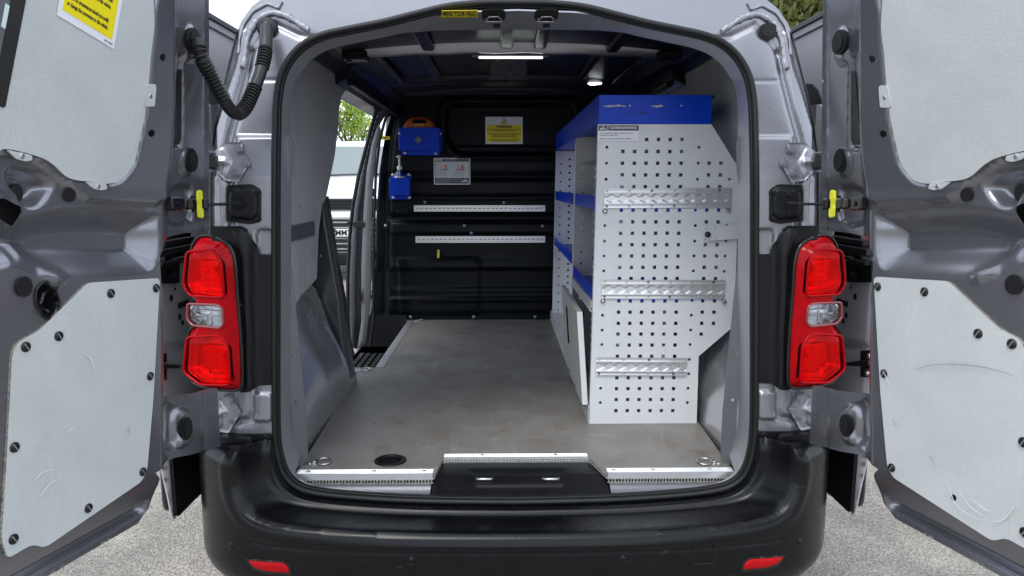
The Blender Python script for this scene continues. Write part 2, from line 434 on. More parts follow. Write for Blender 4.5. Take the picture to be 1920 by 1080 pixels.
# ------------------------------------------------------------------ sheet-metal panels: outline + pressed relief
def cr(pts, n=6, closed=True):
    P = [np.array(p, float) for p in pts]; m = len(P); out = []
    for i in range(m if closed else m - 1):
        p0 = P[i - 1] if (closed or i > 0) else P[0]; p1 = P[i]; p2 = P[(i + 1) % m]; p3 = P[(i + 2) % m] if (closed or i + 2 < m) else P[-1]
        for k in range(n):
            t = k / n
            out.append(.5 * (2 * p1 + (p2 - p0) * t + (2 * p0 - 5 * p1 + 4 * p2 - p3) * t * t + (3 * p1 - p0 - 3 * p2 + p3) * t ** 3))
    if not closed: out.append(P[-1])
    return out
def rnd(pts, r, n=4):                                        # polygon with rounded corners
    P = [np.array(p, float) for p in pts]; out = []
    for i in range(len(P)):
        a, b, c = P[i - 1], P[i], P[(i + 1) % len(P)]
        la, lc = np.linalg.norm(a - b), np.linalg.norm(c - b)
        q = min(r, la * .45, lc * .45)
        s0, s1 = b + (a - b) / la * q, b + (c - b) / lc * q
        for k in range(n + 1):
            t = k / n
            out.append((1 - t) ** 2 * s0 + 2 * t * (1 - t) * b + t * t * s1)
    return out
def dist_path(P, path, closed=False):
    Q = np.array(path, float); best = np.full(len(P), 1e9)
    m = len(Q)
    for i in range(m if closed else m - 1):
        a, b = Q[i], Q[(i + 1) % m]; d = b - a; L2 = max((d ** 2).sum(), 1e-12)
        t = np.clip(((P - a) @ d) / L2, 0, 1)
        best = np.minimum(best, np.hypot(*(P - (a + t[:, None] * d)).T))
    return best
def inside(P, poly):
    Q = np.array(poly, float); x, y = P[:, 0], P[:, 1]; r = np.zeros(len(P), bool); j = len(Q) - 1
    for i in range(len(Q)):
        xi, yi = Q[i]; xj, yj = Q[j]
        c = ((yi > y) != (yj > y)) & (x < (xj - xi) * (y - yi) / (yj - yi + 1e-15) + xi)
        r ^= c; j = i
    return r
def sdf(P, poly): return dist_path(P, poly, True) * np.where(inside(P, poly), 1, -1)
def sst(t): t = np.clip(t, 0, 1); return t * t * (3 - 2 * t)
def feats(P, F):
    h = np.zeros(len(P))
    for k, pts, amt, w in F:
        if k == 'poly': h += amt * sst((sdf(P, pts) + w / 2) / w)
        elif k == 'in': h += amt * sst(sdf(P, pts) / w)
        elif k == 'line': h += amt * np.exp(-(dist_path(P, pts) / w) ** 2)
        elif k == 'cone': h += amt * np.clip(sdf(P, pts) / w, 0, 1)
    return h
def densify(poly, step):
    out = []
    for i in range(len(poly)):
        a, b = np.array(poly[i], float), np.array(poly[(i + 1) % len(poly)], float)
        n = max(1, int(math.ceil(np.linalg.norm(b - a) / step)))
        out += [a + (b - a) * k / n for k in range(n)]
    return out
def relief(name, outline, to3, m, parent=None, step=0.008, hfn=None, holes=(), thick=0.003, sx=1, grid=True, smooth=True):
    loops = [densify(outline, step if grid else 9)] + [densify(h, step * 2 if grid else 9) for h in holes]
    pts = []; edges = []
    for lp in loops:
        b = len(pts); pts += [tuple(p) for p in lp]; edges += [(b + i, b + (i + 1) % len(lp)) for i in range(len(lp))]
    if grid:
        Q = np.array(outline, float); lo, hi = Q.min(0), Q.max(0)
        gx, gy = np.meshgrid(np.arange(lo[0] + step / 2, hi[0], step), np.arange(lo[1] + step / 2, hi[1], step))
        G = np.stack([gx.ravel(), gy.ravel()], 1)
        G = G[inside(G, outline)]
        G = G[dist_path(G, outline, True) > step * .45]
        for h in holes:
            G = G[~inside(G, h)]; G = G[dist_path(G, h, True) > step * .45]
        pts += [tuple(p) for p in G]
    vo, _, fo, *_ = delaunay_2d_cdt([Vector(p) for p in pts], edges, [], 0, 1e-7)
    V = np.array([tuple(v) for v in vo]); Fc = np.array([tuple(f) for f in fo if len(f) == 3])
    cen = V[Fc].mean(1)
    keep = inside(cen, outline)
    for h in holes: keep &= ~inside(cen, h)
    Fc = Fc[keep]
    H = hfn(V) if hfn is not None else np.zeros(len(V))
    top = [to3(u, v, h) for (u, v), h in zip(V, H)]
    bot = [to3(u, v, h - thick) for (u, v), h in zip(V, H)]
    n = len(V); ec = {}
    for a, b, c in Fc:
        for e in ((a, b), (b, c), (c, a)): ec[e] = 1
    bd = [e for e in ec if (e[1], e[0]) not in ec]
    mb = MB()
    mb.add(top + bot, [tuple(f) for f in Fc.tolist()] + [(c + n, b + n, a + n) for a, b, c in Fc.tolist()], smooth)
    mb.add([top[a] for a, b in bd] + [top[b] for a, b in bd] + [bot[a] for a, b in bd] + [bot[b] for a, b in bd],
           [(i, i + 2 * len(bd), i + 3 * len(bd), i + len(bd)) for i in range(len(bd))], False, 1 if isinstance(m, (list, tuple)) else 0)
    return mb.build(name, m, parent, sx)
def arc2(cx, cy, rx, ry=None, n=16, a0=0, a1=2 * math.pi, end=False):
    ry = rx if ry is None else ry
    return [(cx + rx * math.cos(t), cy + ry * math.sin(t)) for t in np.linspace(a0, a1, n, endpoint=end)]

# ================================================================== THE SETTING
def build_ground():
    mb = MB(); S = 250
    mb.add([(-S, -S, 0), (S, -S, 0), (S, S, 0), (-S, S, 0)], [(0, 1, 2, 3)])
    o = mb.build('ground', asphalt()); o['kind'] = 'structure'
build_ground()

# ================================================================== THE VAN
van = empty('cargo_van', (0, 1.6, 0), 'silver grey cargo van seen from behind with both rear doors swung wide open', 'van')

# ---- rear face: pillars and roof header, one pressed sheet each side of the centre line
SEAL_PX = [(970, 9), (900, 10), (840, 16), (780, 30), (720, 45), (660, 57), (610, 68), (575, 84), (548, 110), (530, 145), (522, 190), (520, 250), (519, 330),
           (519, 450), (519, 600), (519, 740), (520, 810), (525, 850), (537, 885), (560, 908), (600, 920), (680, 928), (800, 934), (970, 936)]
SEAL = [RS(x, y) for x, y in SEAL_PX]
for p in SEAL: p[1] -= 0.004
SEAL[0][0] = 0; SEAL[-1][0] = 0
def sealpath(off=0.0, dy=0.0, n=4):
    half = cr([p for p in SEAL], n, closed=False)
    c = np.array([0, 0, 1.15])
    out = []
    for i, p in enumerate(half):
        a = half[max(i - 1, 0)]; b = half[min(i + 1, len(half) - 1)]
        t = np.array([b[0] - a[0], 0, b[2] - a[2]]); t /= np.linalg.norm(t)
        nrm = np.array([-t[2], 0, t[0]])
        if np.dot(nrm, c - p) < 0: nrm = -nrm
        if i in (0, len(half) - 1): nrm = np.array([0, 0, -1.0 if p[2] > 1 else 1.0])
        q = p + nrm * off; q[1] += dy
        if i in (0, len(half) - 1): q[0] = 0
        out.append(q)
    other = [np.array([-q[0], q[1], q[2]]) for q in out[1:-1]][::-1]
    return out + other

def xz(px, py, off=0.0):
    p = RS(px, py, off); return (p[0], p[2])
def rear_face(sx):
    half = cr(SEAL, 3, closed=False)
    inner = [(p[0], p[2]) for p in half if p[2] > 0.60]
    outer_px = [(512, 850), (396, 850), (394, 700), (394, 480), (394, 300), (402, 235), (414, 175), (428, 118), (440, 70), (452, 40), (472, 12), (505, -14), (580, -34), (700, -48), (840, -58), (970, -62)]
    outer = [xz(*q) for q in outer_px]; outer[-1] = (0, outer[-1][1])
    outline = inner[::-1][:1] + outer[1:] + inner[:-1] if False else outer[1:] + inner
    P = lambda L: [xz(*q) for q in L]
    F = [('line', P([(470, 96), (462, 140), (447, 200), (430, 262), (424, 300), (432, 345), (432, 420)]), -0.014, 0.007),
         ('line', P([(458, 60), (452, 110), (436, 180), (418, 260), (410, 300), (413, 345), (415, 430)]), 0.006, 0.005),
         ('poly', P([(404, 300), (404, 240), (440, 120), (452, 60), (380, 60), (350, 330), (350, 900), (404, 900)]), -0.014, 0.008),
         ('poly', P([(446, 256), (560, 256), (560, 900), (446, 900)]), 0.012, 0.014),
         ('line', P([(470, 150), (530, 150)]), -0.003, 0.004),
         ('line', P([(470, 96), (495, 62), (515, 44), (560, 66), (600, 72)]), -0.006, 0.008),
         ('poly', rnd(P([(484, 430), (512, 430), (512, 478), (480, 478)]), 0.01), -0.014, 0.007),
         ('poly', rnd(P([(478, 735), (512, 735), (512, 786), (478, 786)]), 0.01), 0.010, 0.008),
         ('line', P([(478, 728), (478, 770), (470, 786), (440, 790)]), -0.010, 0.010),
         ('poly', P([(404, 332), (396, 332), (396, 900), (404, 900)]), 0.006, 0.01)]
    def h(V): return feats(V, F)
    o = relief('rear_pillar', outline, lambda u, v, hh: (u, tilt(v) - hh, v), PAINT, van, 0.0045, h, thick=0.004, sx=sx)
    return outer
for sx in (1, -1): OUTER = rear_face(sx)

# ---- skin of the body behind the rear face: flanks and roof
def smooth_loop(): return [np.array([x, tilt(z), z]) for x, z in OUTER[1:]]
def flank(sx):
    A = smooth_loop()
    rings = []
    for Y, gx, gz in ((0.0, 0, 0), (0.03, 0.012, 0.008), (0.10, 0.05, 0.02), (0.25, 0.085, 0.035), (0.6, 0.10, 0.045), (1.12, 0.105, 0.05)):
        rings.append([np.array([p[0] * (1 + gx * 1.1 * min(1, max(0, (1.80 - p[2]) / .32))), p[1] + Y, p[2] + gz * (1 if p[2] > 1.7 else (0 if p[2] < 1.4 else .4))]) for p in A])
    mb = MB()
    for a, b in zip(rings, rings[1:]): mb.loft(a, b)
    mb.build('rear_quarter', PAINT, van, sx)
    # lower flank under the lamp, down to the sill
    mb = MB(); mb.box(-0.90, -0.875, 0.34, 1.12, 0.40, 1.0, bev=0.01)
    mb.build('lower_flank', PAINT, van, sx)
    # roof skin onwards to the cab
    L = rings[-1]; top = [p for p in L if p[2] > 1.86]
    mb = MB(); mb.loft(top, [p + np.array([0, 2.6 - 1.0, 0]) for p in top])
    mb.build('roof_skin', PAINT, van, sx)
for sx in (1, -1): flank(sx)
# cab beyond the bulkhead: body, windscreen, bonnet, wheels
mb = MB()
prof = [(2.66, .36), (2.66, 1.96), (3.1, 1.95), (3.75, 1.55), (4.6, 1.22), (4.85, .95), (4.85, .36)]
mb.prism([(-0.9, y, z) for y, z in prof], (1.8, 0, 0)); mb.v = [(x * (.80 if z > 1.3 else 1), y, z) for x, y, z in mb.v]
mb.build('cab', PAINT, van)
for sx in (1, -1):
    for y in (0.62, 3.9):
        w = MB(); w.lathe((-0.92, y, 0.33), [(0.0, -.02), (0.19, -.02), (0.2, 0.0), (0.31, 0.0), (0.33, 0.02), (0.33, .17), (0.31, .19), (0.0, .19)], 32, (1, 0, 0))
        w.build('wheel', RUBBER, van, sx)
mb = MB(); mb.box(-0.86, 0.86, 0.12, 4.7, 0.30, 0.42)
mb.build('underbody', HOLE, van)

# ---- rubber seal round the opening
mb = MB()
mb.tube(sealpath(-0.002, -0.008), 0.0, 12, True, rad=[(0.0085, 0.013)] * len(sealpath()), flat=(0, 1, 0))
mb.tube(sealpath(0.0075, 0.000), 0.0, 8, True, rad=[(0.0032, 0.010)] * len(sealpath()), flat=(0, 1, 0))
mb.tube(sealpath(-0.0105, -0.002), 0.0, 8, True, rad=[(0.0025, 0.006)] * len(sealpath()), flat=(0, 1, 0))
mb.build('door_seal', RUBBER, van)

# ---- reveal between the seal and the load space
A = sealpath(0.005, 0.004); n_ = len(A)
B = []
for p in A:
    q = p.copy(); q[1] = max(q[1] + 0.02, 0.115 + .6 * tilt(p[2])); q[0] *= 0.998
    if z_top_ := (p[2] > 1.70): q[2] -= 0.010
    if p[2] < 0.60: q[1] = 0.02; q[2] = q[2] - .012
    B.append(q)
mb = MB()
M1 = [a * .7 + b * .3 for a, b in zip(A, B)]
mb.loft(A, M1, True); mb.loft(M1, B, True)
C_ = [b + np.array([.03 * np.sign(b[0]) if b[2] > .62 else 0, .02, .03 if b[2] > 1.7 else 0]) for b in B]
mb.loft(B, C_, True)
mb.build('opening_reveal', REVEAL, van)

# header face pieces
def on_header(px, py): return onpl(px, py, (0, 0.105, 1.84), (0, 0.55, 0.83))
HN = np.array([0, -0.55, -0.83]); 
_hn = np.array([0, -0.16, -0.987])
def hdr(px, py, off=0.0): return onpl(px, py, np.array([0, 0.13, 1.842]) + _hn * off, _hn)
HU = np.array([0, -0.987, 0.16])
HNN = _hn
mb = MB(); hp = [hdr(x, y) for x, y in [(640, 72), (700, 62), (760, 47), (820, 30), (860, 24), (970, 20), (1080, 24), (1120, 30), (1180, 47), (1240, 62), (1300, 72), (1300, 84), (1230, 66), (1120, 57), (970, 55), (820, 57), (710, 66), (640, 84)]]
mb.prism([p for p in hp], -HNN * 0.004)
mb.build('header_panel', PAINT_IN, van)
s = MB(); s.prism([hdr(828, 20.5, .002), hdr(895.5, 19.5, .002), hdr(895.5, 33, .002), hdr(828, 33.5, .002)], -HNN * .001)
s.build('warning_strip', YLABEL, van)
s = MB(); q = [hdr(829, 21.3, .0028), hdr(894.5, 20.4, .0028), hdr(894.5, 32.2, .0028), hdr(829, 32.6, .0028)]
s.tube(q, .0006, 4, True); s.build('strip_border', INK, van)
_w = hdr(892.5, 27, .003)[0] - hdr(831, 27, .003)[0]; _h = np.linalg.norm(hdr(862, 22.3, .003) - hdr(862, 31.3, .003))
text('lettering', 'MIND YOUR HEAD', 0.0200, hdr(862, 26.8, .003), (1, 0, 0), HU, INK, van, bold=0.0004, fit=(_w, _h))
for k, px in enumerate((925.5, 1024.5)):
    c = hdr(px, 29, .001)
    s = MB(); ov = rnd([(-.032, -.040), (.032, -.040), (.032, .040), (-.032, .040)], .024)
    s.prism([c + np.array([1, 0, 0]) * a + HU * b for a, b in ov], -HNN * .0022)
    cup = s.build('striker_cup', HOLE, van)
    s = MB(); s.tube([c + np.array([a, 0, 0]) + HU * b + HNN * d for a, b, d in [(-.020, -.020, .001), (-.020, -.020, .006), (-.012, .012, .008), (.012, .012, .008), (.020, -.020, .006), (.020, -.020, .001)]], .0022, 8)
    s.tube([c + np.array([a, 0, 0]) + HU * -.030 + HNN * .005 for a in (-.022, .022)], .0022, 8)
    s.build('striker_loop', STEEL, cup)
    c2 = hdr(px + 6 if k == 0 else px, 48.5, .0015)
    s = MB(); s.frame(c2, (1, 0, 0), HU, HNN, .0095, .012, .001, bev=.0005); s.build('header_slot', HOLE, van)

# painted-over sealant bead at the top corner of each pillar
def sealant(sx):
    random.seed(5)
    path = cr([RS(x, y, -.006) for x, y in [(456, 128), (460, 92), (468, 60), (484, 36), (510, 24), (535, 30), (556, 42), (580, 56)]], 10, False)
    rad = [0.0058 + 0.0016 * math.sin(i * .45) * math.sin(i * .17 + 1) + random.uniform(-.0006, .0006) for i in range(len(path))]
    path = [p + np.array([random.uniform(-.0015, .0015), 0, random.uniform(-.0015, .0015)]) for p in path]
    mb = MB(); mb.tube(path, 0, 8, rad=[(r * 1.35, r * .9) for r in rad], flat=(0, 1, 0))
    path2 = cr([RS(x, y, -.004) for x, y in [(447, 100), (452, 60), (470, 26), (500, 8), (520, 14), (528, 2)]], 8, False)
    mb.tube(path2, 0, 8, rad=[(0.0035 + .0012 * math.sin(i), .003) for i in range(len(path2))], flat=(0, 1, 0))
    mb.build('sealant_bead', SEALANT, van, sx)
for sx in (1, -1): sealant(sx)

# ---- hinges
def hinge(sx, outl, bolts, ctr, pin):
    P = [xz(*q, -.012) for q in outl]
    z0 = sum(p[1] for p in P) / len(P)
    cx_, cz_ = xz(*ctr, -.02)
    F = [('line', rnd(P, .006) + rnd(P, .006)[:1], 0.0025, 0.0025),
         ('line', [xz(pin[0], pin[1]), (cx_ - .006, cz_)], 0.007, 0.008),
         ('poly', rnd([xz(x, y) for x, y in [(pin[0] + 4, pin[1] - 14), (ctr[0] - 6, ctr[1] - 26), (ctr[0] + 2, ctr[1] - 10), (ctr[0] + 2, ctr[1] + 12), (ctr[0] - 6, ctr[1] + 26), (pin[0] + 4, pin[1] + 14)]], .008), 0.004, 0.010)]
    o = relief('hinge', rnd(P, .006), lambda u, v, h: (u, tilt(v) - 0.020 - h, v), PAINT, van, 0.0035, lambda V: feats(V, F), thick=0.004, sx=sx)
    for b in bolts:
        c = RS(b[0], b[1], -.028); s = MB()
        s.cyl(c + np.array([0, .008, 0]), c + np.array([0, -.001, 0]), .0105, n=20); s.cyl(c, c + np.array([0, -.007, 0]), .0072, n=6)
        s.build('hinge_bolt', PAINT, o, sx)
    c = RS(pin[0], pin[1], -.045); s = MB()
    s.cyl(c + np.array([-.004, 0, -.022]), c + np.array([-.004, 0, .022]), .006)
    s.frame(c + np.array([.006, .012, 0]), (1, 0, 0), (0, 1, 0), (0, 0, 1), .012, .012, .016, bev=.002)
    s.build('hinge_pin', BLACK, o, sx)
    s = MB()
    for dz in (-.024, .024): s.frame(c + np.array([-.008, .005, dz]), (1, 0, 0), (0, 1, 0), (0, 0, 1), .018, .02, .0022, bev=.001)
    s.frame(c + np.array([-.024, .012, 0]), (1, 0, 0), (0, 1, 0), (0, 0, 1), .002, .012, .022)
    s.build('hinge_bracket', PAINT, o, sx)
for sx in (1, -1):
    hinge(sx, [(386, 288), (398, 291), (410, 280), (422.7, 267), (456.6, 267), (458, 283), (470.5, 304.6), (450, 342), (423, 338), (410, 322), (398, 316), (386, 318)],
          [(446.6, 280.7), (460, 306), (440.5, 324)], (430, 303), (390, 303))
    hinge(sx, [(386, 773), (400, 768), (415, 743), (441, 739), (442, 752), (454, 771), (431, 810), (410, 806), (398, 796), (386, 796)],
          [(430, 752), (443, 775), (425, 790)], (424, 772), (385, 784))

# ---- check strap housing, rod, latch block and yellow release clip
def strap(sx):
    P = [xz(*q, -.016) for q in [(428, 347), (472, 345), (489, 356), (489, 416), (470, 421), (428, 416), (424, 400), (424, 360)]]
    P2 = rnd([xz(*q, -.016) for q in [(436, 356), (478, 354), (484, 366), (484, 402), (476, 410), (438, 408), (432, 396), (432, 368)]], .01)
    slot = [xz(*q, -.016) for q in [(444, 379), (464, 379), (464, 391), (444, 391)]]
    o = relief('check_strap_housing', rnd(P, .008), lambda u, v, h: (u, -0.014 - h, v), PLASTIC, van, 0.004, lambda V: feats(V, [('poly', P2, .012, .008)]), thick=0.008, sx=sx, holes=[slot])
    s = MB(); c = RS(454, 385, -.02); s.frame(c, (1, 0, 0), (0, 1, 0), (0, 0, 1), .018, .002, .011); s.build('strap_slot', HOLE, o, sx)
    for b in [(429, 356), (481, 361), (429, 411), (481, 411), (452, 366), (452, 402)]:
        c = RS(b[0], b[1], -.028); s = MB(); s.lathe(c + np.array([0, .006, 0]), [(.006, 0), (.006, .006), (.004, .008), (.0025, .006), (0, .006)], 12, (0, -1, 0)); s.build('housing_screw', PLASTIC, o, sx)
    a = RS(458, 382, -.03); b = RS(366, 384, -.15)
    s = MB(); s.frame((a + b) / 2, (b - a) / np.linalg.norm(b - a), (0, 0, 1), np.cross((b - a) / np.linalg.norm(b - a), (0, 0, 1)), np.linalg.norm(b - a) / 2, .0035, .006, bev=.001)
    s.build('check_rod', GLOSSB, van, sx)
for sx in (1, -1): strap(sx)

# ---- grommet plugs high on the pillars
c = RS(1441, 58, -.01); s = MB()
ov = arc2(0, 0, .0265, .0215, 28)
s.prism([c + np.array([a, 0, b]) for a, b in ov], (0, .014, 0)); s.prism([c + np.array([a * .72, -.003, b * .72]) for a, b in ov], (0, .014, 0))
s.build('pillar_plug', RUBBER, van)

# ---- black trim beside the lamps
def lamp_trim(sx):
    P = [xz(*q, -.02) for q in [(398, 424), (430, 425), (455, 428), (468, 440), (478, 460), (484, 478), (513, 479), (513, 723), (484, 724), (470, 733), (452, 734), (430, 700), (430, 640), (420, 560), (415, 490), (402, 460)]]
    F = [('poly', [xz(*q, -.02) for q in [(474, 440), (560, 440), (560, 760), (474, 760)]], -0.016, .012),
         ('line', [xz(*q, -.02) for q in [(452, 440), (463, 480), (466, 560), (470, 650), (472, 726)]], 0.010, .012)]
    relief('lamp_surround', rnd(P, .006), lambda u, v, h: (u, -0.030 - h, v), PLASTIC, van, 0.007, lambda V: feats(V, F), thick=0.03, sx=sx)
    Q = [xz(*q, -.012) for q in [(414, 428), (420, 424), (454, 424), (464, 430), (468, 455), (460, 462), (440, 440)]]
    s = MB(); s.prism([np.array([x, -.012, z]) for x, z in Q], (0, -.006, 0)); c = RS(452, 437, -.02); s.cyl(c, c + np.array([0, -.006, 0]), .009, n=14)
    s.build('trim_tab', PLASTIC, van, sx)
for sx in (1, -1): lamp_trim(sx)

# ---- tail lamps: deep red body, clear middle, two chambers behind red lens
LN = np.array([0.36, 1.0, 0.0]); LN /= np.linalg.norm(LN)
LO = np.array([-0.73, -0.045, 1.0])
LU = np.array([1.0, -0.36, 0.0]); LU /= np.linalg.norm(LU)
def lampuv(px, py, off=0.0):
    p = onpl(px, py, LO - LN * off, LN); return (float(np.dot(p - LO, LU)), float(p[2]))
def lamp(sx):
    L = lambda pts, off=0.0: [lampuv(x, y, off) for x, y in pts]
    root = None
    out_px = [(372, 446), (388, 441), (410, 447), (428, 458), (438, 474), (443, 500), (447, 560), (452, 620), (455, 680), (455, 718), (448, 730), (425, 731), (390, 727), (366, 719), (357, 706), (354, 680), (354, 640), (358, 618), (370, 606), (371, 566), (362, 556), (357, 540), (357, 490), (362, 462)]
    to3 = lambda u, v, h: tuple(LO * np.array([1, 1, 0]) + LU * u - LN * h + np.array([0, 0, v]))
    out = cr(L(out_px), 3)
    c1 = rnd(L([(367, 470), (415, 465), (432, 488), (437, 555), (372, 551), (361, 530)]), .014)
    c2 = rnd(L([(367, 628), (428, 624), (444, 645), (448, 716), (392, 716), (361, 692)]), .014)
    cm = rnd(L([(369, 566), (424, 568), (433, 574), (436, 604), (428, 611), (378, 606), (368, 594)]), .008)
    F = [('in', out, 0.034, 0.03)]
    o = relief('tail_lamp', out, to3, REDDEEP, van, 0.006, lambda V: feats(V, F), holes=[c1, c2, cm], thick=0.004, sx=sx)
    # recessed chambers
    for ch, nm, rib in ((c1, 'reflector', 1), (c2, 'reflector', 1), (cm, 'reflector', 0)):
        C = np.array(ch); cc = C.mean(0); hw = (C.max(0) - C.min(0)) / 2
        def hf(V, C=C, cc=cc, hw=hw, rib=rib, ch=ch):
            d = sdf(V, ch)
            h = -0.028 * sst(d / 0.014)
            if rib:
                g = (np.abs(V[:, 0] - cc[0] + hw[0] * .05) < hw[0] * .55) & (np.abs(V[:, 1] - cc[1] + hw[1] * .0) < hw[1] * .50)
                h += np.where(g, 0.010 + 0.0035 * np.cos((V[:, 0] - cc[0]) * 2 * math.pi / 0.0105) * 1.0, 0)
                h += 0.006 * np.exp(-(np.hypot(V[:, 0] - cc[0] - hw[0] * .45, V[:, 1] - cc[1] - hw[1] * .15) / .008) ** 2)
            else: h += 0.004 * np.cos((V[:, 1] - cc[1]) * 2 * math.pi / 0.016)
            return h + 0.020
        relief(nm, ch, to3, REDCH if rib else CHROME, o, 0.0028 if rib else .004, hf, thick=0.002, sx=sx)
        s = MB(); bc = to3(cc[0] + hw[0] * .40, cc[1] + hw[1] * .2, 0.006)
        bn = -LN
        s.lathe(np.array(bc) - bn * .012, [(.011, 0), (.012, .006), (.010, .010), (.007, .016), (.006, .022), (0, .026)] if rib else [(.006, 0), (.006, .01), (0, .014)], 18, tuple(bn))
        s.build('bulb', mat('amber_bulb', (0.85, 0.42, 0.16), rough=.12, coat=.6), o, sx)
        relief('lens' if rib else 'clear_lens', [tuple(p) for p in (np.array(ch) - cc) * 1.01 + cc], to3, REDLENS if rib else CLEARLENS, o, 0.006,
               lambda V, ch=ch: 0.031 + 0.006 * sst(sdf(V, ch) / .02), thick=0.0015, sx=sx)
        rim = [np.array(to3(a, b, 0.034)) for a, b in ch]
        s = MB(); s.tube(rim, .0035, 8, True); s.build('lens_rim', REDDEEP if rib else mat('smoked_rim', (.22, .02, .03), rough=.15, coat=1), o, sx)
        if not rib:
            s = MB(); s.frame(np.array(to3(cc[0], cc[1], .024)), LU, (0, 0, 1), LN, hw[0] * .75, .003, .002, bev=.001)
            s.frame(np.array(to3(cc[0] + hw[0] * .1, cc[1], .024)), LU, (0, 0, 1), LN, .002, hw[1] * .8, .002, bev=.001); s.build('diffuser_bar', CHROME, o, sx)
    for ch, k in ((c1, .80), (c2, .80)):
        C = np.array(ch); cc = C.mean(0); s = MB()
        s.tube([np.array(to3(a, b, .022)) for a, b in (C - cc) * k + cc], .0018, 6, True); s.build('reflector_edge', CHROME, o, sx)
    s = MB(); s.tube([np.array(to3(a, b, 0.002)) for a, b in out], .005, 8, True)
    s.prism([np.array(to3(a, b, -.06)) for a, b in out], -LN * .05); s.build('lamp_housing', GLOSSB, o, sx)
for sx in (1, -1): lamp(sx)

# ---- bumper: plan curve wrapped round the corner, with the step pressed into it
PLAN = cr([(0, -.190), (-.25, -.187), (-.45, -.178), (-.62, -.160), (-.73, -.128), (-.805, -.075), (-.855, -.01), (-.885, .07), (-.898, .17), (-.900, .30)], 20, closed=False)
PLAN = np.array(PLAN) * np.array([1.022, 1.0]); PS = np.concatenate([[0], np.cumsum(np.hypot(*np.diff(PLAN, axis=0).T))])
def plan_at(s):
    x = np.interp(s, PS, PLAN[:, 0]); y = np.interp(s, PS, PLAN[:, 1])
    e = .02; dx = np.interp(s + e, PS, PLAN[:, 0]) - np.interp(s - e, PS, PLAN[:, 0]); dy = np.interp(s + e, PS, PLAN[:, 1]) - np.interp(s - e, PS, PLAN[:, 1])
    l = max(math.hypot(dx, dy), 1e-9)
    nx, ny = -dy / l, dx / l                           # outward
    if s < .01: nx, ny = 0.0, -1.0
    return x, y, nx, ny
def bump_trace(px, py, off=0.0):
    for i in range(len(PLAN) - 1):
        a, b = PLAN[i], PLAN[i + 1]
        n = np.array([-(b[1] - a[1]), b[0] - a[0], 0.0])
        p = onpl(px, py, (a[0], a[1] - off, 0), n)
        t = np.dot(p[:2] - np.array([a[0], a[1] - off]), b - a) / np.dot(b - a, b - a)
        if -1e-6 <= t <= 1.0001: return (PS[i] + t * (PS[i + 1] - PS[i]), p[2])
    if px > 700:
        p = onY(px, py, PLAN[0][1] - off); return (max(0.0, -p[0]), p[2])
    p = onpl(px, py, (PLAN[-20][0], PLAN[-20][1], 0), (.3, 1, 0)); return (PS[-20], p[2])
def bumper3(s, z, h):
    x, y, nx, ny = plan_at(s)
    return (x + nx * h, y + ny * h, z)
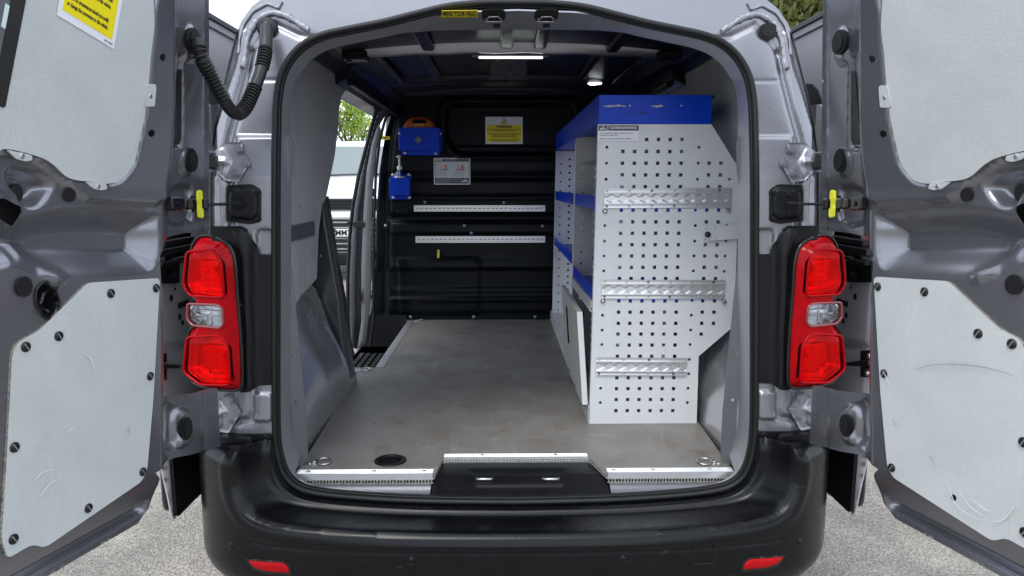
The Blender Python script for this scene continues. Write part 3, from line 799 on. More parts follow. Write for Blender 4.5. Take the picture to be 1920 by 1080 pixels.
def bumper(sx):
    B = bump_trace
    seal_z = [(abs(p[0]), p[2]) for p in cr(SEAL, 3, closed=False) if p[2] < 0.62]       # x, z of the seal along the bottom
    top = [(min(x, .62), z - .010) for x, z in seal_z][::-1]
    top = [(0.0, SEAL[-1][2] - .012)] + [(float(np.interp(x, -PLAN[:, 0], PS)), z) for x, z in top[1:]]
    s_in = float(np.interp(.665, -PLAN[:, 0], PS)); s_o = float(np.interp(.80, -PLAN[:, 0], PS))
    ztop = RS(450, 818)[2]
    lipP = [B(x, y) for x, y in [(970, 1006), (880, 1006), (790, 1005), (700, 1002), (620, 997), (550, 990), (495, 980), (460, 962), (440, 930), (433, 895), (434, 868), (437, 842)]]
    lipP[0] = (0.0, lipP[1][1])
    lip = [tuple(q) for q in cr(lipP, 5, closed=False)]
    out = lip + [(lip[-1][0] + .02, ztop + .002), (s_o + .06, ztop + .002), (s_o + .12, ztop - .006), (PS[-1] - .02, ztop - .02), (PS[-1] - .001, ztop - .05), (PS[-1] - .001, .46), (PS[-1] - .12, .40), (s_o + .02, .345), (s_o - .15, .30), (.40, .27), (0.0, .265)]
    groove = [B(x, y) for x, y in [(470, 1016), (540, 1027), (700, 1034), (880, 1036), (970, 1036)]]; groove[-1] = (-.02, groove[-2][1])
    lipc = [(-.05, lip[0][1])] + lip
    topedge = [(lip[-1][0] - .01, lip[-1][1]), (lip[-1][0] + .02, ztop + .002), (s_o + .06, ztop + .002), (s_o + .12, ztop - .006), (PS[-1] - .02, ztop - .02)]
    def h(V):
        d = dist_path(V, lipc)
        a = -0.016 * (1 - np.sqrt(1 - (1 - np.clip(d / .018, 0, 1)) ** 2))
        a += 0.004 * np.exp(-((d - .030) / .014) ** 2)
        a += -0.004 * np.exp(-(dist_path(V, groove) / .006) ** 2) + .002 * np.exp(-(dist_path(V, [(s_ + 0, z_ + .012) for s_, z_ in groove]) / .006) ** 2)
        a += -0.10 * np.clip((.40 - V[:, 1]) / .14, 0, 1) ** 2                          # tucks under at the bottom
        dt = dist_path(V, topedge)
        a += -0.05 * (1 - np.sqrt(1 - (1 - np.clip(dt / .05, 0, 1)) ** 2)) * (V[:, 0] > .74)     # shoulder rolls in at the top
        return a
    o = relief('bumper', out, bumper3, BUMPER, van, 0.0065, h, thick=0.004, sx=sx)
    # the step on top: from the lip back to the door seal
    def resamp(P, n):
        P = np.array(P, float); d = np.concatenate([[0], np.cumsum(np.linalg.norm(np.diff(P, axis=0), axis=1))]); d /= d[-1]
        return np.stack([np.interp(np.linspace(0, 1, n), d, P[:, k]) for k in range(3)], 1)
    NN = 70
    Lp = [np.array(bumper3(s, z, -.016)) for s, z in lip] + [np.array(bumper3(lip[-1][0] + .012, ztop + .002, -.066))]
    Tp = [np.array([-x, -.020, z]) for x, z in [(0.0, SEAL[-1][2] - .010)] + [(x, z - .010) for x, z in seal_z[::-1][1:]]] + [np.array([-.655, -.020, .64]), np.array([-.662, -.020, ztop + .0])]
    Lp, Tp = resamp(Lp, NN), resamp(Tp, NN); Tp[0][0] = 0; Lp[0][0] = 0
    kk = [0, .06, .15, .3, .45, .6, .70, .735, .77, .86, 1.0]; ff = [0, .001, -.001, -.004, -.006, -.006, -.005, .003, .006, .004, 0]
    nrm = []
    for i in range(NN):
        g = Tp[min(i + 1, NN - 1)] - Tp[max(i - 1, 0)]; g /= np.linalg.norm(g); dvec = Lp[i] - Tp[i]; n = np.cross(g, dvec); n /= max(np.linalg.norm(n), 1e-9); nrm.append(n if n[2] > 0 or (abs(n[2]) < .3 and n[0] > 0) else -n)
    rings = [[Lp[i] * (1 - k) + Tp[i] * k + nrm[i] * f for i in range(NN)] for k, f in zip(kk, ff)]
    m = MB()
    vs = [p for r_ in rings for p in r_]; m.add(vs, [(a_ * NN + i, a_ * NN + i + 1, (a_ + 1) * NN + i + 1, (a_ + 1) * NN + i) for a_ in range(len(rings) - 1) for i in range(NN - 1)], True)
    m.build('bumper_step', BUMPER, o, sx)
    # red reflector in its dark pocket
    rp = [B(x, y, .0) for x, y in [(466, 1050), (530, 1054), (541, 1062), (543, 1073), (500, 1070), (478, 1064)]]
    bz = [B(x, y, .0) for x, y in [(460, 1046), (532, 1050), (545, 1060), (547, 1079), (498, 1076), (474, 1068)]]
    relief('reflector_pocket', rnd(bz, .006), bumper3, BLACK, o, .006, lambda V: V[:, 0] * 0 + .0015, thick=.002, sx=sx)
    relief('reflector', rnd(rp, .006), bumper3, REDREF, o, .005, lambda V: .003 + .003 * sst(sdf(V, rp) / .006), thick=.003, sx=sx)
    for (px, py) in ((432, 1023), (771, 1051)):
        s_, z_ = B(px, py); m = MB(); x, y, nx, ny = plan_at(s_); c = np.array([x, y, z_]); n = np.array([nx, ny, 0])
        m.lathe(c - n * .001, [(0.0115, 0), (.0115, .0022), (.0100, .0022), (.0098, .0008), (.0085, .0008), (.0080, .0026), (0, .0028)], 24, tuple(n)); m.build('parking_sensor', BUMPER, o, sx)
    # raised block between bumper top and pillar
    q = [np.array(RS(x, y, -.03)) for x, y in [(402, 822), (420, 814), (470, 818), (476, 824), (462, 848), (410, 838)]]
    m = MB(); m.prism(q, (0, -.025, 0)); m.build('bumper_pad', PLASTIC, o, sx)
    m = MB(); q = [np.array(RS(x, y, -.01)) for x, y in [(396, 812), (516, 812), (522, 850), (545, 900), (500, 915), (440, 850), (396, 850)]]
    m.prism(q, (0, -.012, 0)); m.build('bumper_bracket', PLASTIC, o, sx)
    for (px, py) in ((499, 822), (519, 905)):
        c = RS(px, py, -.024); m = MB(); m.lathe(c, [(.010, 0), (.010, .003), (.004, .003), (.003, .001), (0, .001)], 18, (0, -1, 0)); m.build('push_pin', PLASTIC, o, sx)
    return o
for sx in (1, -1): BUMP_O = bumper(sx)
s_, z_ = bump_trace(624, 1042)                               # tow-eye cover, right of centre in the photo
z0 = bump_trace(620, 1021)[1]; z1 = bump_trace(620, 1062)[1]
x0 = abs(onY(1296, 1040, -.16)[0]); x1 = abs(onY(1335, 1040, -.155)[0])
rim = [np.array(bumper3(float(np.interp(x, -PLAN[:, 0], PS)), z, .0006)) for x, z in rnd([(x0, z0), (x1, z0), (x1, z1), (x0, z1)], .006)]
m = MB(); m.tube(rim, .0012, 6, True); m.build('tow_eye_cover', BLACK, BUMP_O, -1)

# ---- rear doors
DA = math.radians(17)
DU = np.array([-math.sin(DA), -math.cos(DA), 0.0]); DN = np.array([math.cos(DA), -math.sin(DA), 0.0])
DP = np.array([-.775, -.03, 0.0])
W0 = 0.060
ZD = 1.39
def dtilt(z): return LEAN * max(0.0, z - ZD) if np.isscalar(z) else LEAN * np.maximum(0, z - ZD)
def D3(u, v, h): return tuple(DP + DU * u + DN * (h + (dtilt(v))) + np.array([0, 0, v]))
def DT(px, py, w=W0):
    off = w
    for _ in range(8):
        p = onpl(px, py, DP + DN * off, DN); off = w + dtilt(float(p[2]))
    return (float(np.dot(p - DP, DU)), float(p[2]))
def DL(pts, w=W0): return [DT(x, y, w) for x, y in pts]
UMAX = 0.735
U0 = DT(392, 300, 0.0)[0]
zcut1 = DT(380, 434, 0.0)[1]; zcut0 = DT(380, 738, 0.0)[1]; zflb = DT(388, 850, 0.0)[1]
U3 = DT(301, 600, W0)[0]
zbot = DT(140, 1078, W0)[1]
E0 = sorted([DT(392, y, 0.0)[::-1] for y in (900, 430, 350, 250, 150, 50, -40, -120)])
E3 = sorted([DT(x, y, .05)[::-1] for x, y in ((301, 900), (301, 600), (303, 430), (311, 300), (320, 200), (328, 120), (327, 0), (327, -120))])
def e0(z): return np.interp(z, [q[0] for q in E0], [q[1] for q in E0])
def e3(z): return np.interp(z, [q[0] for q in E3], [q[1] for q in E3]) + (U3 - np.interp(1.0, [q[0] for q in E3], [q[1] for q in E3]))
def un(u, z):                                             # straighten the hinge side: both edges follow their own line
    a, b = e0(z), e3(z)
    return np.where(u < b, U0 + (u - a) / (b - a) * (U3 - U0), u - b + U3)
def rear_door(sx):
    grp = []
    zt = 1.93
    outline = [(e0(z), z) for z in np.linspace(zcut1, zt, 12)] + [(UMAX - .02, zt), (UMAX, zt - .03), (UMAX, zbot + .05), (UMAX - .03, zbot)]
    t1 = [DT(x, y, w) for x, y, w in ((284, 886, .048), (300, 871, .040), (330, 858, .026), (360, 852, .012))]
    t2 = [DT(x, y, w) for x, y, w in ((360, 738, .012), (330, 741, .026), (300, 745, .042))]
    t3 = [DT(x, y, w) for x, y, w in ((306, 452, .046), (318, 444, .034), (345, 437, .018), (366, 435, .008))]
    outline += [(U3 + .06, zbot + .004), (U3 + .02, zbot + .03), (U3 + .004, zbot + .075)] + t1 + [(U0, zflb)]
    outline += [(U0, zcut0)] + t2 + [(U3 - .010, t2[-1][1] + .03), (U3 - .010, t3[0][1] - .03)] + t3
    uf = DT(366, 300, .008)[0]; ur = DT(322, 300, .05)[0]
    face = [(U3 + .004, -1), (U3 + .004, 3), (2, 3), (2, -1)]
    L = DL
    # holes, slots
    slotL = rnd(L([(335, 131), (345, 126), (347, 262), (342, 272), (327, 270), (323, 262)], .035), .006)
    holesF = []
    # pressed features on the face
    groove = cr(L([(-60, 470), (-20, 420), (60, 398), (150, 385), (285, 396), (297, 430), (298, 470), (292, 500), (262, 516), (150, 520), (70, 520), (20, 500), (-60, 520)]), 3)
    pocket = cr(L([(8, 318), (20, 312), (70, 322), (100, 345), (92, 370), (70, 392), (40, 388), (14, 350)]), 4)
    shelf_ = L([(-60, 250), (-10, 290), (60, 302), (100, 330), (130, 360), (160, 378), (200, 383), (290, 388), (300, 380), (330, 380), (330, -200), (-60, -200)])
    winf = cr(L([(-80, -200), (285, -200), (284, 20), (279, 100), (270, 200), (253, 285), (245, 312), (226, 337), (202, 347), (165, 344), (122, 337), (90, 312), (62, 298), (0, 284), (-80, 284)]), 3)
    hinge_tab = L([(384, 20), (384, 250), (374, 268), (384, 276), (400, 276), (400, 20)], .01)
    bulge = cr(L([(372, 130), (352, 110), (350, 70), (362, 48), (385, 50)], .03), 4)
    def h(V):
        u, z = un(V[:, 0], V[:, 1]), V[:, 1]
        base = np.interp(u, [U0, U0 + .030, U0 + .036, U3 - .050, U3 - .014, U3 + .004], [0, 0, .006, .030, .050, W0])
        edge = sst((u - (U3 - .02)) / .02)
        d = base
        # lower door: the strip below the lining rolls outward
        d = d - 0.045 * sst((zbot + .13 - z) / .12) * (u > U3 - .05)
        d = d - 0.022 * np.exp(-(dist_path(V, [(U3 + .05, zbot + .035), (UMAX, zbot + .03)]) / .010) ** 2)
        f = np.zeros(len(V))
        gd = np.clip(sdf(V, groove) / .055, 0, 1); f += -0.042 * (gd * .6 + .4 * sst(gd))
        f += -0.028 * sst(sdf(V, pocket) / .022)
        f += 0.010 * sst((sdf(V, shelf_) + .004) / .016)
        f += -0.006 * sst((sdf(V, winf) + .003) / .006)
        f += 0.006 * np.exp(-(dist_path(V, L([(-40, 330), (8, 380), (40, 452), (60, 490), (110, 520)])) / .012) ** 2)
        f += 0.010 * np.exp(-(np.hypot(*(V - np.array(L([(38, 360)])[0])).T) / .014) ** 2)
        d = d + f * edge
        # hinge side: recess with the long slot, raised pads
        r = np.zeros(len(V))
        r += 0.012 * sst(sdf(V, cr(L([(362, 120), (346, 112), (349, 60), (362, 44), (378, 60), (378, 110)], .03), 3)) / .012)
        r += -0.010 * sst((sdf(V, cr(L([(332, 120), (350, 116), (353, 268), (344, 280), (322, 280), (318, 262)], .035), 3))) / .006)
        r += -0.012 * sst(sdf(V, cr(L([(318, 352), (368, 345), (374, 372), (372, 420), (318, 425)], .03), 2)) / .016)
        r += 0.006 * sst(sdf(V, cr(L([(345, 285), (366, 278), (372, 300), (368, 328), (346, 330), (340, 306)], .03), 3)) / .008)
        r += -0.012 * sst(sdf(V, cr(L([(296, 762), (340, 756), (352, 790), (340, 842), (300, 852)], .035), 3)) / .024)
        r += 0.012 * sst(sdf(V, cr(L([(330, 772), (360, 768), (372, 800), (360, 834), (332, 836)], .03), 3)) / .010)
        r += -0.008 * sst(sdf(V, rnd(L([(300, 760), (328, 748), (334, 790), (330, 830), (300, 850)], .045), .01)) / .014)
        d = d + r * (1 - edge)
        return d
    cupo = cr(L([(66, 545), (80, 529), (92, 531), (103, 547), (109, 566), (107, 584), (92, 597), (80, 593), (73, 580), (66, 572)]), 4)
    holes = ([cupo] if sx > 0 else []) + [cr(L([(298, 101), (303, 103), (304, 110), (300, 116), (294, 113), (292, 106)]), 2), cr(L([(277, 243), (283, 246), (283, 253), (278, 257), (271, 254), (271, 247)]), 2),
             rnd(L([(-60, 355), (-20, 371), (4, 372), (40, 388), (43, 396), (34, 424), (22, 423), (-10, 405), (-60, 385)]), .006)]
    o = relief('rear_door', outline, D3, DOORP, van, 0.0060, h, holes=holes, thick=0.004, sx=sx)
    # outer skin behind the pressing
    sk = rnd([(e0(z_) + .012, z_) for z_ in np.linspace(zcut1 + .02, zt, 10)] + [ (UMAX + .01, zt), (UMAX + .01, zbot + .03), (U3 + .14, zbot + .03), (U3 + .10, zbot + .1), (U3 + .10, zcut1 + .02)], .02)
    relief('outer_skin', sk, lambda u, v, hh: D3(u, v, hh - .028 - .03 * max(0, (.9 - v))), PAINT, o, .02, lambda V: V[:, 0] * 0, thick=.003, sx=sx)
    # rolled edge down the hinge side of the lower door
    def on_door(px, py, w=W0, lift=.0):
        u, z = DT(px, py, w); return np.array(D3(u, z, w + lift))
    # upper lining
    up = cr(L([(-90, -160), (272, -160), (280, 0), (282, 50), (276, 100), (267, 200), (250, 283), (243, 306), (225, 333), (200, 344), (165, 341), (122, 334), (92, 309), (65, 294), (0, 279), (-90, 279)]), 4)
    up = [p for p in up if p[0] < UMAX - .04] 
    relief('upper_lining_panel', up, D3, [PLY, PLYEDGE], o, .02, lambda V: V[:, 0] * 0 + W0 + .010, thick=.006, sx=sx, smooth=False)
    lo = rnd(L([(296, 521), (160, 530), (68, 620), (28, 642), (18, 664), (14, 740), (8, 860), (-2, 1010), (10, 1046), (28, 1036), (55, 1020), (80, 1026), (262, 902), (272, 880), (284, 740)]), .012)
    relief('lower_lining_panel', lo, D3, [PLY, PLYEDGE], o, .02, lambda V: V[:, 0] * 0 + W0 + .006, thick=.006, sx=sx, smooth=False)
    # board tabs riveted to the door
    for tb, rv in (([(268, 158), (280, 158), (283, 162), (280, 200), (262, 200), (262, 190)], (272, 180)),
                   ([(2, 281), (48, 291), (50, 300), (38, 303), (20, 298)], (30, 292)), ([(150, 341), (188, 343), (191, 354), (180, 357), (166, 354)], (174, 349))):
        relief('lining_tab', rnd(L(tb), .004), D3, PLY, o, .02, lambda V: V[:, 0] * 0 + W0 + .014, thick=.004, sx=sx, smooth=False, grid=False)
        c = on_door(*rv, lift=.012); s = MB(); s.lathe(c, [(.006, 0), (.0055, .002), (.003, .003), (0, .003)], 14, tuple(DN)); s.build('rivet', STEEL, o, sx)
    # slotted trim fasteners
    fx = [(288, 540), (203, 550), (105, 630), (43, 650), (22, 838), (20, 1010), (161, 952), (277, 705), (263, 884)]
    if sx < 0: fx = [q for q in fx if q != (161, 952)]
    for (a, b) in fx:
        c = on_door(a, b, lift=.006); s = MB()
        s.lathe(c, [(.0095, 0), (.0095, .002), (.008, .0032), (0, .0034)], 20, tuple(DN))
        s.build('trim_fastener', BLACK, o, sx)
        s = MB(); s.frame(c + DN * .0035, (DU * .5 + np.array([0, 0, .85])), DN, np.cross(DN, DU * .5 + np.array([0, 0, .85])), .008, .0006, .0011); s.build('fastener_slot', PINM, o, sx)
    if sx < 0:
        c = on_door(150, 942, lift=.006); s = MB(); s.lathe(c, [(.006, 0), (.006, .001), (.004, .001), (0, .0002)], 16, tuple(DN)); s.build('panel_hole', HOLE, o, sx)
    # scuffs left by loads on the lower lining
    random.seed(31 + sx)
    marks = [[(60, 900), (75, 885), (95, 880)], [(70, 930), (90, 905), (110, 898)], [(150, 660), (165, 672), (172, 690)], [(236, 800), (240, 815)], [(120, 810), (135, 800)]] if sx > 0 else \
        [[(280, 700), (272, 715), (268, 726)], [(225, 698), (180, 688), (120, 690), (70, 700), (30, 715)], [(140, 930), (120, 960), (95, 978)], [(160, 915), (150, 950), (128, 972), (100, 985)], [(118, 945), (95, 965), (80, 968)], [(195, 860), (185, 880)], [(40, 960), (60, 985), (85, 990)], [(262, 790), (256, 806)]]
    for mk in marks:
        P_ = cr([on_door(a, b, W0 + .006, lift=.0064) for a, b in mk], 6, closed=False); s = MB()
        s.tube(P_, 0, 6, rad=[(.0014 * math.sin(math.pi * (i + .5) / len(P_)) * random.uniform(.4, 1) + .0003, .0002) for i in range(len(P_))], flat=tuple(DN)); s.build('scuff_mark', mat('pale_scuff', (.66, .69, .69), rough=.6) if random.random() < .7 else mat('dark_scuff', (.36, .38, .38), rough=.6), o, sx)
    # blanking ovals on bare metal
    for (a, b, ra, rb) in ((127, 365, .0125, .0135), (38, 361, .012, .0165), (41, 537, .016, .0185)):
        u, z = DT(a, b); hh = float(h(np.array([[u, z]]))[0]); c = np.array(D3(u, z, hh + .002)); s = MB()
        s.prism([c - DN * .003 + DU * x + np.array([0, 0, y]) for x, y in arc2(0, 0, ra, rb, 22)], DN * .008); s.build('blanking_plug', BLACK, o, sx)
    # black backing seen in the cut-outs
    s = MB(); s.prism([np.array(D3(u, z, .012)) for u, z in [(U3 + .006, ZD - .1), (UMAX - .02, ZD - .1), (UMAX - .02, ZD + .02), (U3 + .006, ZD + .02)]], DN * .002)
    s.prism([np.array(D3(u, z, .012)) for u, z in [(U3 + .006, 1.45), (U3 + .08, 1.45), (U3 + .08, 1.72), (U3 + .006, 1.72)]], DN * .002)
    s.build('cavity_liner', HOLE, o, sx)
    # long rubber insert, grommets, side buffer
    def on_flank(px, py, w, lift=0): u, z = DT(px, py, w); return np.array(D3(u, z, w + lift)), u, z
    ins = rnd(L([(336, 133), (346, 128), (347, 262), (341, 271), (328, 269), (324, 262)], .035), .006)
    relief('door_slot_insert', ins, D3, BLACK, o, .01, lambda V: np.interp(un(V[:, 0], V[:, 1]), [U0, U0 + .030, U0 + .036, U3 - .050, U3 - .014, U3 + .004], [0, 0, .006, .030, .050, W0]) + .001, thick=.006, sx=sx)
    for (a, b, ra, rb, w, nm) in ((357, 300, .020, .028, .024, 'door_buffer'), (346, 803, .019, .028, .030, 'door_buffer'), (361, 76, .022, .028, .034, 'conduit_grommet')):
        u, z = DT(a, b, w); hh = float(h(np.array([[u, z]]))[0]); c = np.array(D3(u, z, hh)); s = MB()
        s.prism([c + DU * x + np.array([0, 0, y]) - DN * .004 for x, y in arc2(0, 0, ra, rb, 28)], DN * .010)
        s.prism([c + DU * x + np.array([0, 0, y]) for x, y in arc2(0, 0, ra * .68, rb * .72, 28)], DN * .0095); s.build(nm, RUBBER, o, sx)
    # handle cup on the left door only
    if sx > 0:
        cup = cr(L([(66, 545), (80, 529), (92, 531), (103, 547), (109, 566), (107, 584), (92, 597), (80, 593), (73, 580), (66, 572)]), 4)
        C = np.array(cup).mean(0)
        relief('handle_cup', cup, D3, GLOSSB, o, .004, lambda V: W0 + .002 - .034 * sst(sdf(V, cup) / .014) + .026 * np.exp(-(dist_path(V, L([(80, 582), (87, 562), (92, 540)])) / .009) ** 2), thick=.002, sx=sx)
        s = MB(); s.tube([np.array(D3(u, z, W0 + .003)) for u, z in cup], .0022, 6, True); s.build('cup_rim', BLACK, o, sx)
    # latch block, yellow clip
    b0 = np.array(D3(*DT(312, 382, .055), .052)); b1 = np.array(D3(*DT(378, 383, .022), .024))
    ax = (b1 - b0) / np.linalg.norm(b1 - b0); up_ = np.array([0, 0, 1.0]); nn = np.cross(ax, up_); nn = nn if np.dot(nn, DN) > 0 else -nn
    s = MB(); Lb = np.linalg.norm(b1 - b0)
    for t, hw, hh, dn in ((.10, .030, .0155, .012), (.30, .014, .012, .018), (.52, .022, .013, .016), (.72, .012, .011, .014), (.90, .014, .014, .012)):
        s.frame(b0 + ax * Lb * t + nn * dn, ax, up_, nn, hw * .8, hh, .010, bev=.003)
    for t in (.1, .3): s.cyl(b0 + ax * Lb * t + nn * .02, b0 + ax * Lb * t + nn * .026, .006, n=12)
    s.cyl(b0 + ax * Lb * .62 + nn * .012 - up_ * .02, b0 + ax * Lb * .62 + nn * .012 + up_ * .02, .006, n=12)
    s.build('check_strap_latch', GLOSSB, o, sx)
    yc = b0 + ax * Lb * .50 + nn * .034; s = MB()
    yp = [(-.004, .030), (.003, .033), (.006, .028), (.006, .012), (.0015, .010), (.0015, -.010), (.006, -.012), (.006, -.028), (.002, -.033), (-.005, -.030), (-.006, -.012), (-.004, 0), (-.006, .012)]
    s.prism([yc + ax * a * 1.3 + up_ * b for a, b in yp], nn * .008); s.build('release_clip', YELLOW, o, sx)
    return o
DOOR = {sx: rear_door(sx) for sx in (1, -1)}

# stickers on the left door lining
def dface(px, py, lift=.0085): u, z = DT(px, py, W0 + .011); return np.array(D3(u, z, W0 + .011))
st = DOOR[1]
pa, pb = dface(106, 28), dface(213, 92)
s = MB(); TL, TR = dface(112, -120), dface(243, -80)
xd = (pb - pa) / np.linalg.norm(pb - pa); yd = (TR - pb) / np.linalg.norm(TR - pb); zd = np.cross(xd, yd)
Wd = np.linalg.norm(pb - pa); yd = yd - xd * np.dot(xd, yd) * 0
s.prism([pa, pb, pb + yd * .30, pa + yd * .30], zd * .0006); s.build('warning_sticker', WLABEL, st)
q0 = pa + xd * Wd * .065 + yd * .014 + zd * .0008; wy = Wd * .87
s = MB(); s.prism([q0, q0 + xd * wy, q0 + xd * wy + yd * .21, q0 + yd * .21], zd * .0004); s.build('sticker_field', YLABEL, st)
lines = ['or change the conversion in this vehicle.', 'Under no circumstances should you modify', '', 'Electrical components into this vehicle.', 'ancillary equipment, or adding additional', 'There is a hazard to your safety by drilling or', '', 'running throughout the body.', 'The area contains high charge live circuits', '', 'WARNING']
for i, t in enumerate(lines):
    if t: text('lettering', t, .0105 if t != 'WARNING' else .022, q0 + xd * wy * .47 + yd * (.016 + i * .0128) + zd * .0006, xd, yd, INK, st, bold=.00025, fit=(wy * min(.93, len(t) / 50),))
text('lettering', '10171049', .0055, pa + xd * Wd * .88 + yd * .006 + zd * .0008, xd, yd, INK, st)
# black poster at the far edge with white figures
e0, e1 = dface(9, 204), dface(54, -30)
yd2 = (e1 - e0) / np.linalg.norm(e1 - e0); xd2 = dface(9, 204) - dface(-60, 168); xd2 /= np.linalg.norm(xd2); zd2 = np.cross(xd2, yd2)
s = MB(); s.prism([e0 - xd2 * .12, e0 - xd2 * .004, e0 + yd2 * .004, e1, e1 - xd2 * .12], zd2 * .0009); s.build('black_poster', INK, st)
g0, g1 = dface(-4, 120), dface(22, -20); 
s = MB(); s.prism([g0 - xd2 * .05, g0, g1, g1 - xd2 * .05], zd2 * .0013); s.build('poster_panel', mat('slate_print', (.12, .125, .14), rough=.3), st)
text('lettering', '21', .052, dface(-5, 24) + zd2 * .002, xd2, yd2, mat('pale_print', (.62, .75, .76), rough=.4), st, bold=.0015)

# ---- sliding side doors, pushed fully back along the flanks
XS = -1.0
def S3(u, v, h): return (XS + h - .55 * max(0.0, v - 1.55) ** 1.3 * -0 + LEAN * 1.2 * max(0, v - 1.35) * 1.0 if False else XS + h + .16 * max(0.0, v - 1.30), u, v)
def ST(px, py, w=0.0):
    off = w
    for _ in range(8):
        p = onX(px, py, XS + off); off = w + .16 * max(0.0, p[2] - 1.30)
    return (float(p[1]), float(p[2]))
def sliding_door(sx):
    SL = lambda pts, w=0: [ST(x, y, w) for x, y in pts]
    yb, zb_ = ST(300, 992); yb = yb + .035; zt = ST(440, 66)[1]
    out = rnd([(yb, zb_), (yb + 1.15, zb_ + .0), (yb + 1.15, zt), (yb + .05, zt), (yb + .0, 1.62), (yb - .02, 1.30), (yb - .02, .70)], .04)
    win = rnd([(yb + .24, 1.715), (yb + 1.0, 1.715), (yb + 1.0, 1.05), (yb + .24, 1.05)], .12)
    F = [('in', [(yb - .02, .3), (yb + 1.2, .3), (yb + 1.2, 2.0), (yb - .02, 2.0)], .02, .02),
         ('poly', rnd([(yb + .03, .42), (yb + .16, .42), (yb + .16, .60), (yb + .03, .60)], .02), -.02, .02),
         ('poly', rnd([(yb + .20, .42), (yb + .60, .42), (yb + .60, .62), (yb + .20, .62)], .02), -.02, .02),
         ('line', SL([(260, 655), (380, 645)]), -.010, .012), ('line', SL([(260, 648), (380, 638)]), .006, .008),
         ('poly', rnd(SL([(300, 435), (400, 435), (400, 490), (300, 490)]), .01), -.03, .012)]
    o = relief('sliding_door', out, S3, SLIDEP, van, .012, lambda V: feats(V, F), holes=[], thick=.004, sx=sx)
    ub = rnd([(yb + .005, zb_ + .02), (yb + 1.15, zb_ + .01), (yb + 1.15, zt), (yb + .01, zt)], .05)
    relief('outer_skin', ub, lambda u, v, h: S3(u, v, h - .006), DOORP, o, .03, None, thick=.003, sx=sx)
    s = MB(); A_ = [np.array(S3(yb - .02, z, .018)) for z in np.linspace(zb_, zt, 14)]; B_ = [np.array(S3(yb - .03, z, -.052)) for z in np.linspace(zb_, zt, 14)]
    s.loft(A_, B_); s.loft([p for p in A_], [p + np.array([.0, .012, .0]) for p in A_]); 
    # window surround and glass
    relief('window_surround', win, lambda u, v, h: S3(u, v, h + .026), BLACK, o, .02, None, thick=.006, sx=sx, holes=[rnd([(yb + .30, 1.65), (yb + .95, 1.65), (yb + .95, 1.10), (yb + .30, 1.10)], .06)])
    relief('lining_panel', rnd([(yb + .22, 1.64), (yb + 1.05, 1.64), (yb + 1.05, 1.15), (yb + .22, 1.15)], .03), lambda u, v, h: S3(u, v, h + .034), PLY, o, .03, None, thick=.004, sx=sx)
    s = MB(); top = [np.array(S3(y, zt, .0)) for y in (yb + .02, yb + 1.15)]
    s.frame((top[0] + top[1]) / 2 + np.array([.012, 0, .002]), (0, 1, 0), (1, 0, 0), (0, 0, 1), .56, .016, .008, bev=.002); s.build('gutter_rail', RUBBER, o, sx)
    s = MB(); s.frame((top[0] + top[1]) / 2 + np.array([.010, 0, -.022]), (0, 1, 0), (1, 0, 0), (0, 0, 1), .56, .014, .007, bev=.002); s.build('top_seal', TRIMM, o, sx)
    # dark lower trim with round speaker shapes
    lt = rnd([(yb + .008, zb_ + .012), (yb + 1.1, zb_ + .012), (yb + 1.1, zb_ + .30), (yb + .03, zb_ + .30), (yb + .004, zb_ + .20)], .02)
    circ = [(yb + .33, .50, .055), (yb + .48, .46, .04), (yb + .30, .62, .03)]
    relief('lower_trim', lt, lambda u, v, h: S3(u, v, h + .030), PLASTIC, o, .007, lambda V: sum(-.006 * sst((r - np.hypot(V[:, 0] - a, V[:, 1] - b)) / .01 + .5) for a, b, r in circ) + .008 * np.exp(-((V[:, 0] - yb - .19) / .012) ** 2), thick=.01, sx=sx)
    # latch bracket, hinge slide and holes seen past the lamp
    def pc(px, py, w=.022): u, z = ST(px, py, w); return np.array(S3(u, z, w))
    q = [pc(x, y, .024) for x, y in [(286, 660), (309, 662), (309, 712), (286, 712)]]; s = MB(); s.prism(q, (.006, 0, 0)); br = s.build('slide_bracket', BLACK, o, sx)
    s = MB(); s.tube([pc(292, 685, .032), pc(318, 686, .036), pc(335, 687, .036)], 0, 10, rad=[.011, .008, .006]); s.build('guide_pin', BLACK, o, sx)
    for a, b in ((293, 672), (297, 704)):
        c = pc(a, b, .032); s = MB(); s.cyl(c - np.array([.004, 0, 0]), c + np.array([.003, 0, 0]), .012, n=20); s.cyl(c, c + np.array([.010, 0, 0]), .0075, n=6); s.build('bolt', STEEL, o, sx)
    q = [pc(x, y, .024) for x, y in [(288, 492), (333, 490), (333, 530), (322, 532), (288, 532)]]; s = MB(); s.prism(rnd(q, .006) if False else q, (.006, 0, 0)); s.frame(pc(312, 493, .034), (0, 1, 0), (1, 0, 0), (0, 0, 1), .05, .012, .006, bev=.002)
    c = pc(320, 517, .032); s.cyl(c, c + np.array([.010, 0, 0]), .016, n=20); s.cyl(c, c + np.array([.016, 0, 0]), .009, n=6); s.build('roller_bracket', PLASTIC, o, sx)
    for a, b, r in ((321, 559, .009), (337, 594, .009), (342, 605, .008), (328, 542, .004)):
        c = pc(a, b, .0215); s = MB(); s.cyl(c, c + np.array([.0015, 0, 0]), r, n=18); s.build('panel_hole', HOLE, o, sx)
    s = MB(); s.frame(pc(344, 570, .0215), (0, 1, 0), (1, 0, 0), (0, 0, 1), .035, .0015, .008); s.build('panel_slot', HOLE, o, sx)
    s = MB()
    for a, b, w_, t in ((330, 452, .10, .008), (330, 468, .12, .010), (345, 482, .10, .006)): s.frame(pc(a, b, .03), (0, 1, 0), (1, 0, 0), (0, 0, 1), w_, .012, t, bev=.002)
    s.build('guide_rail', BLACK, o, sx)
for sx in (1, -1): sliding_door(sx)

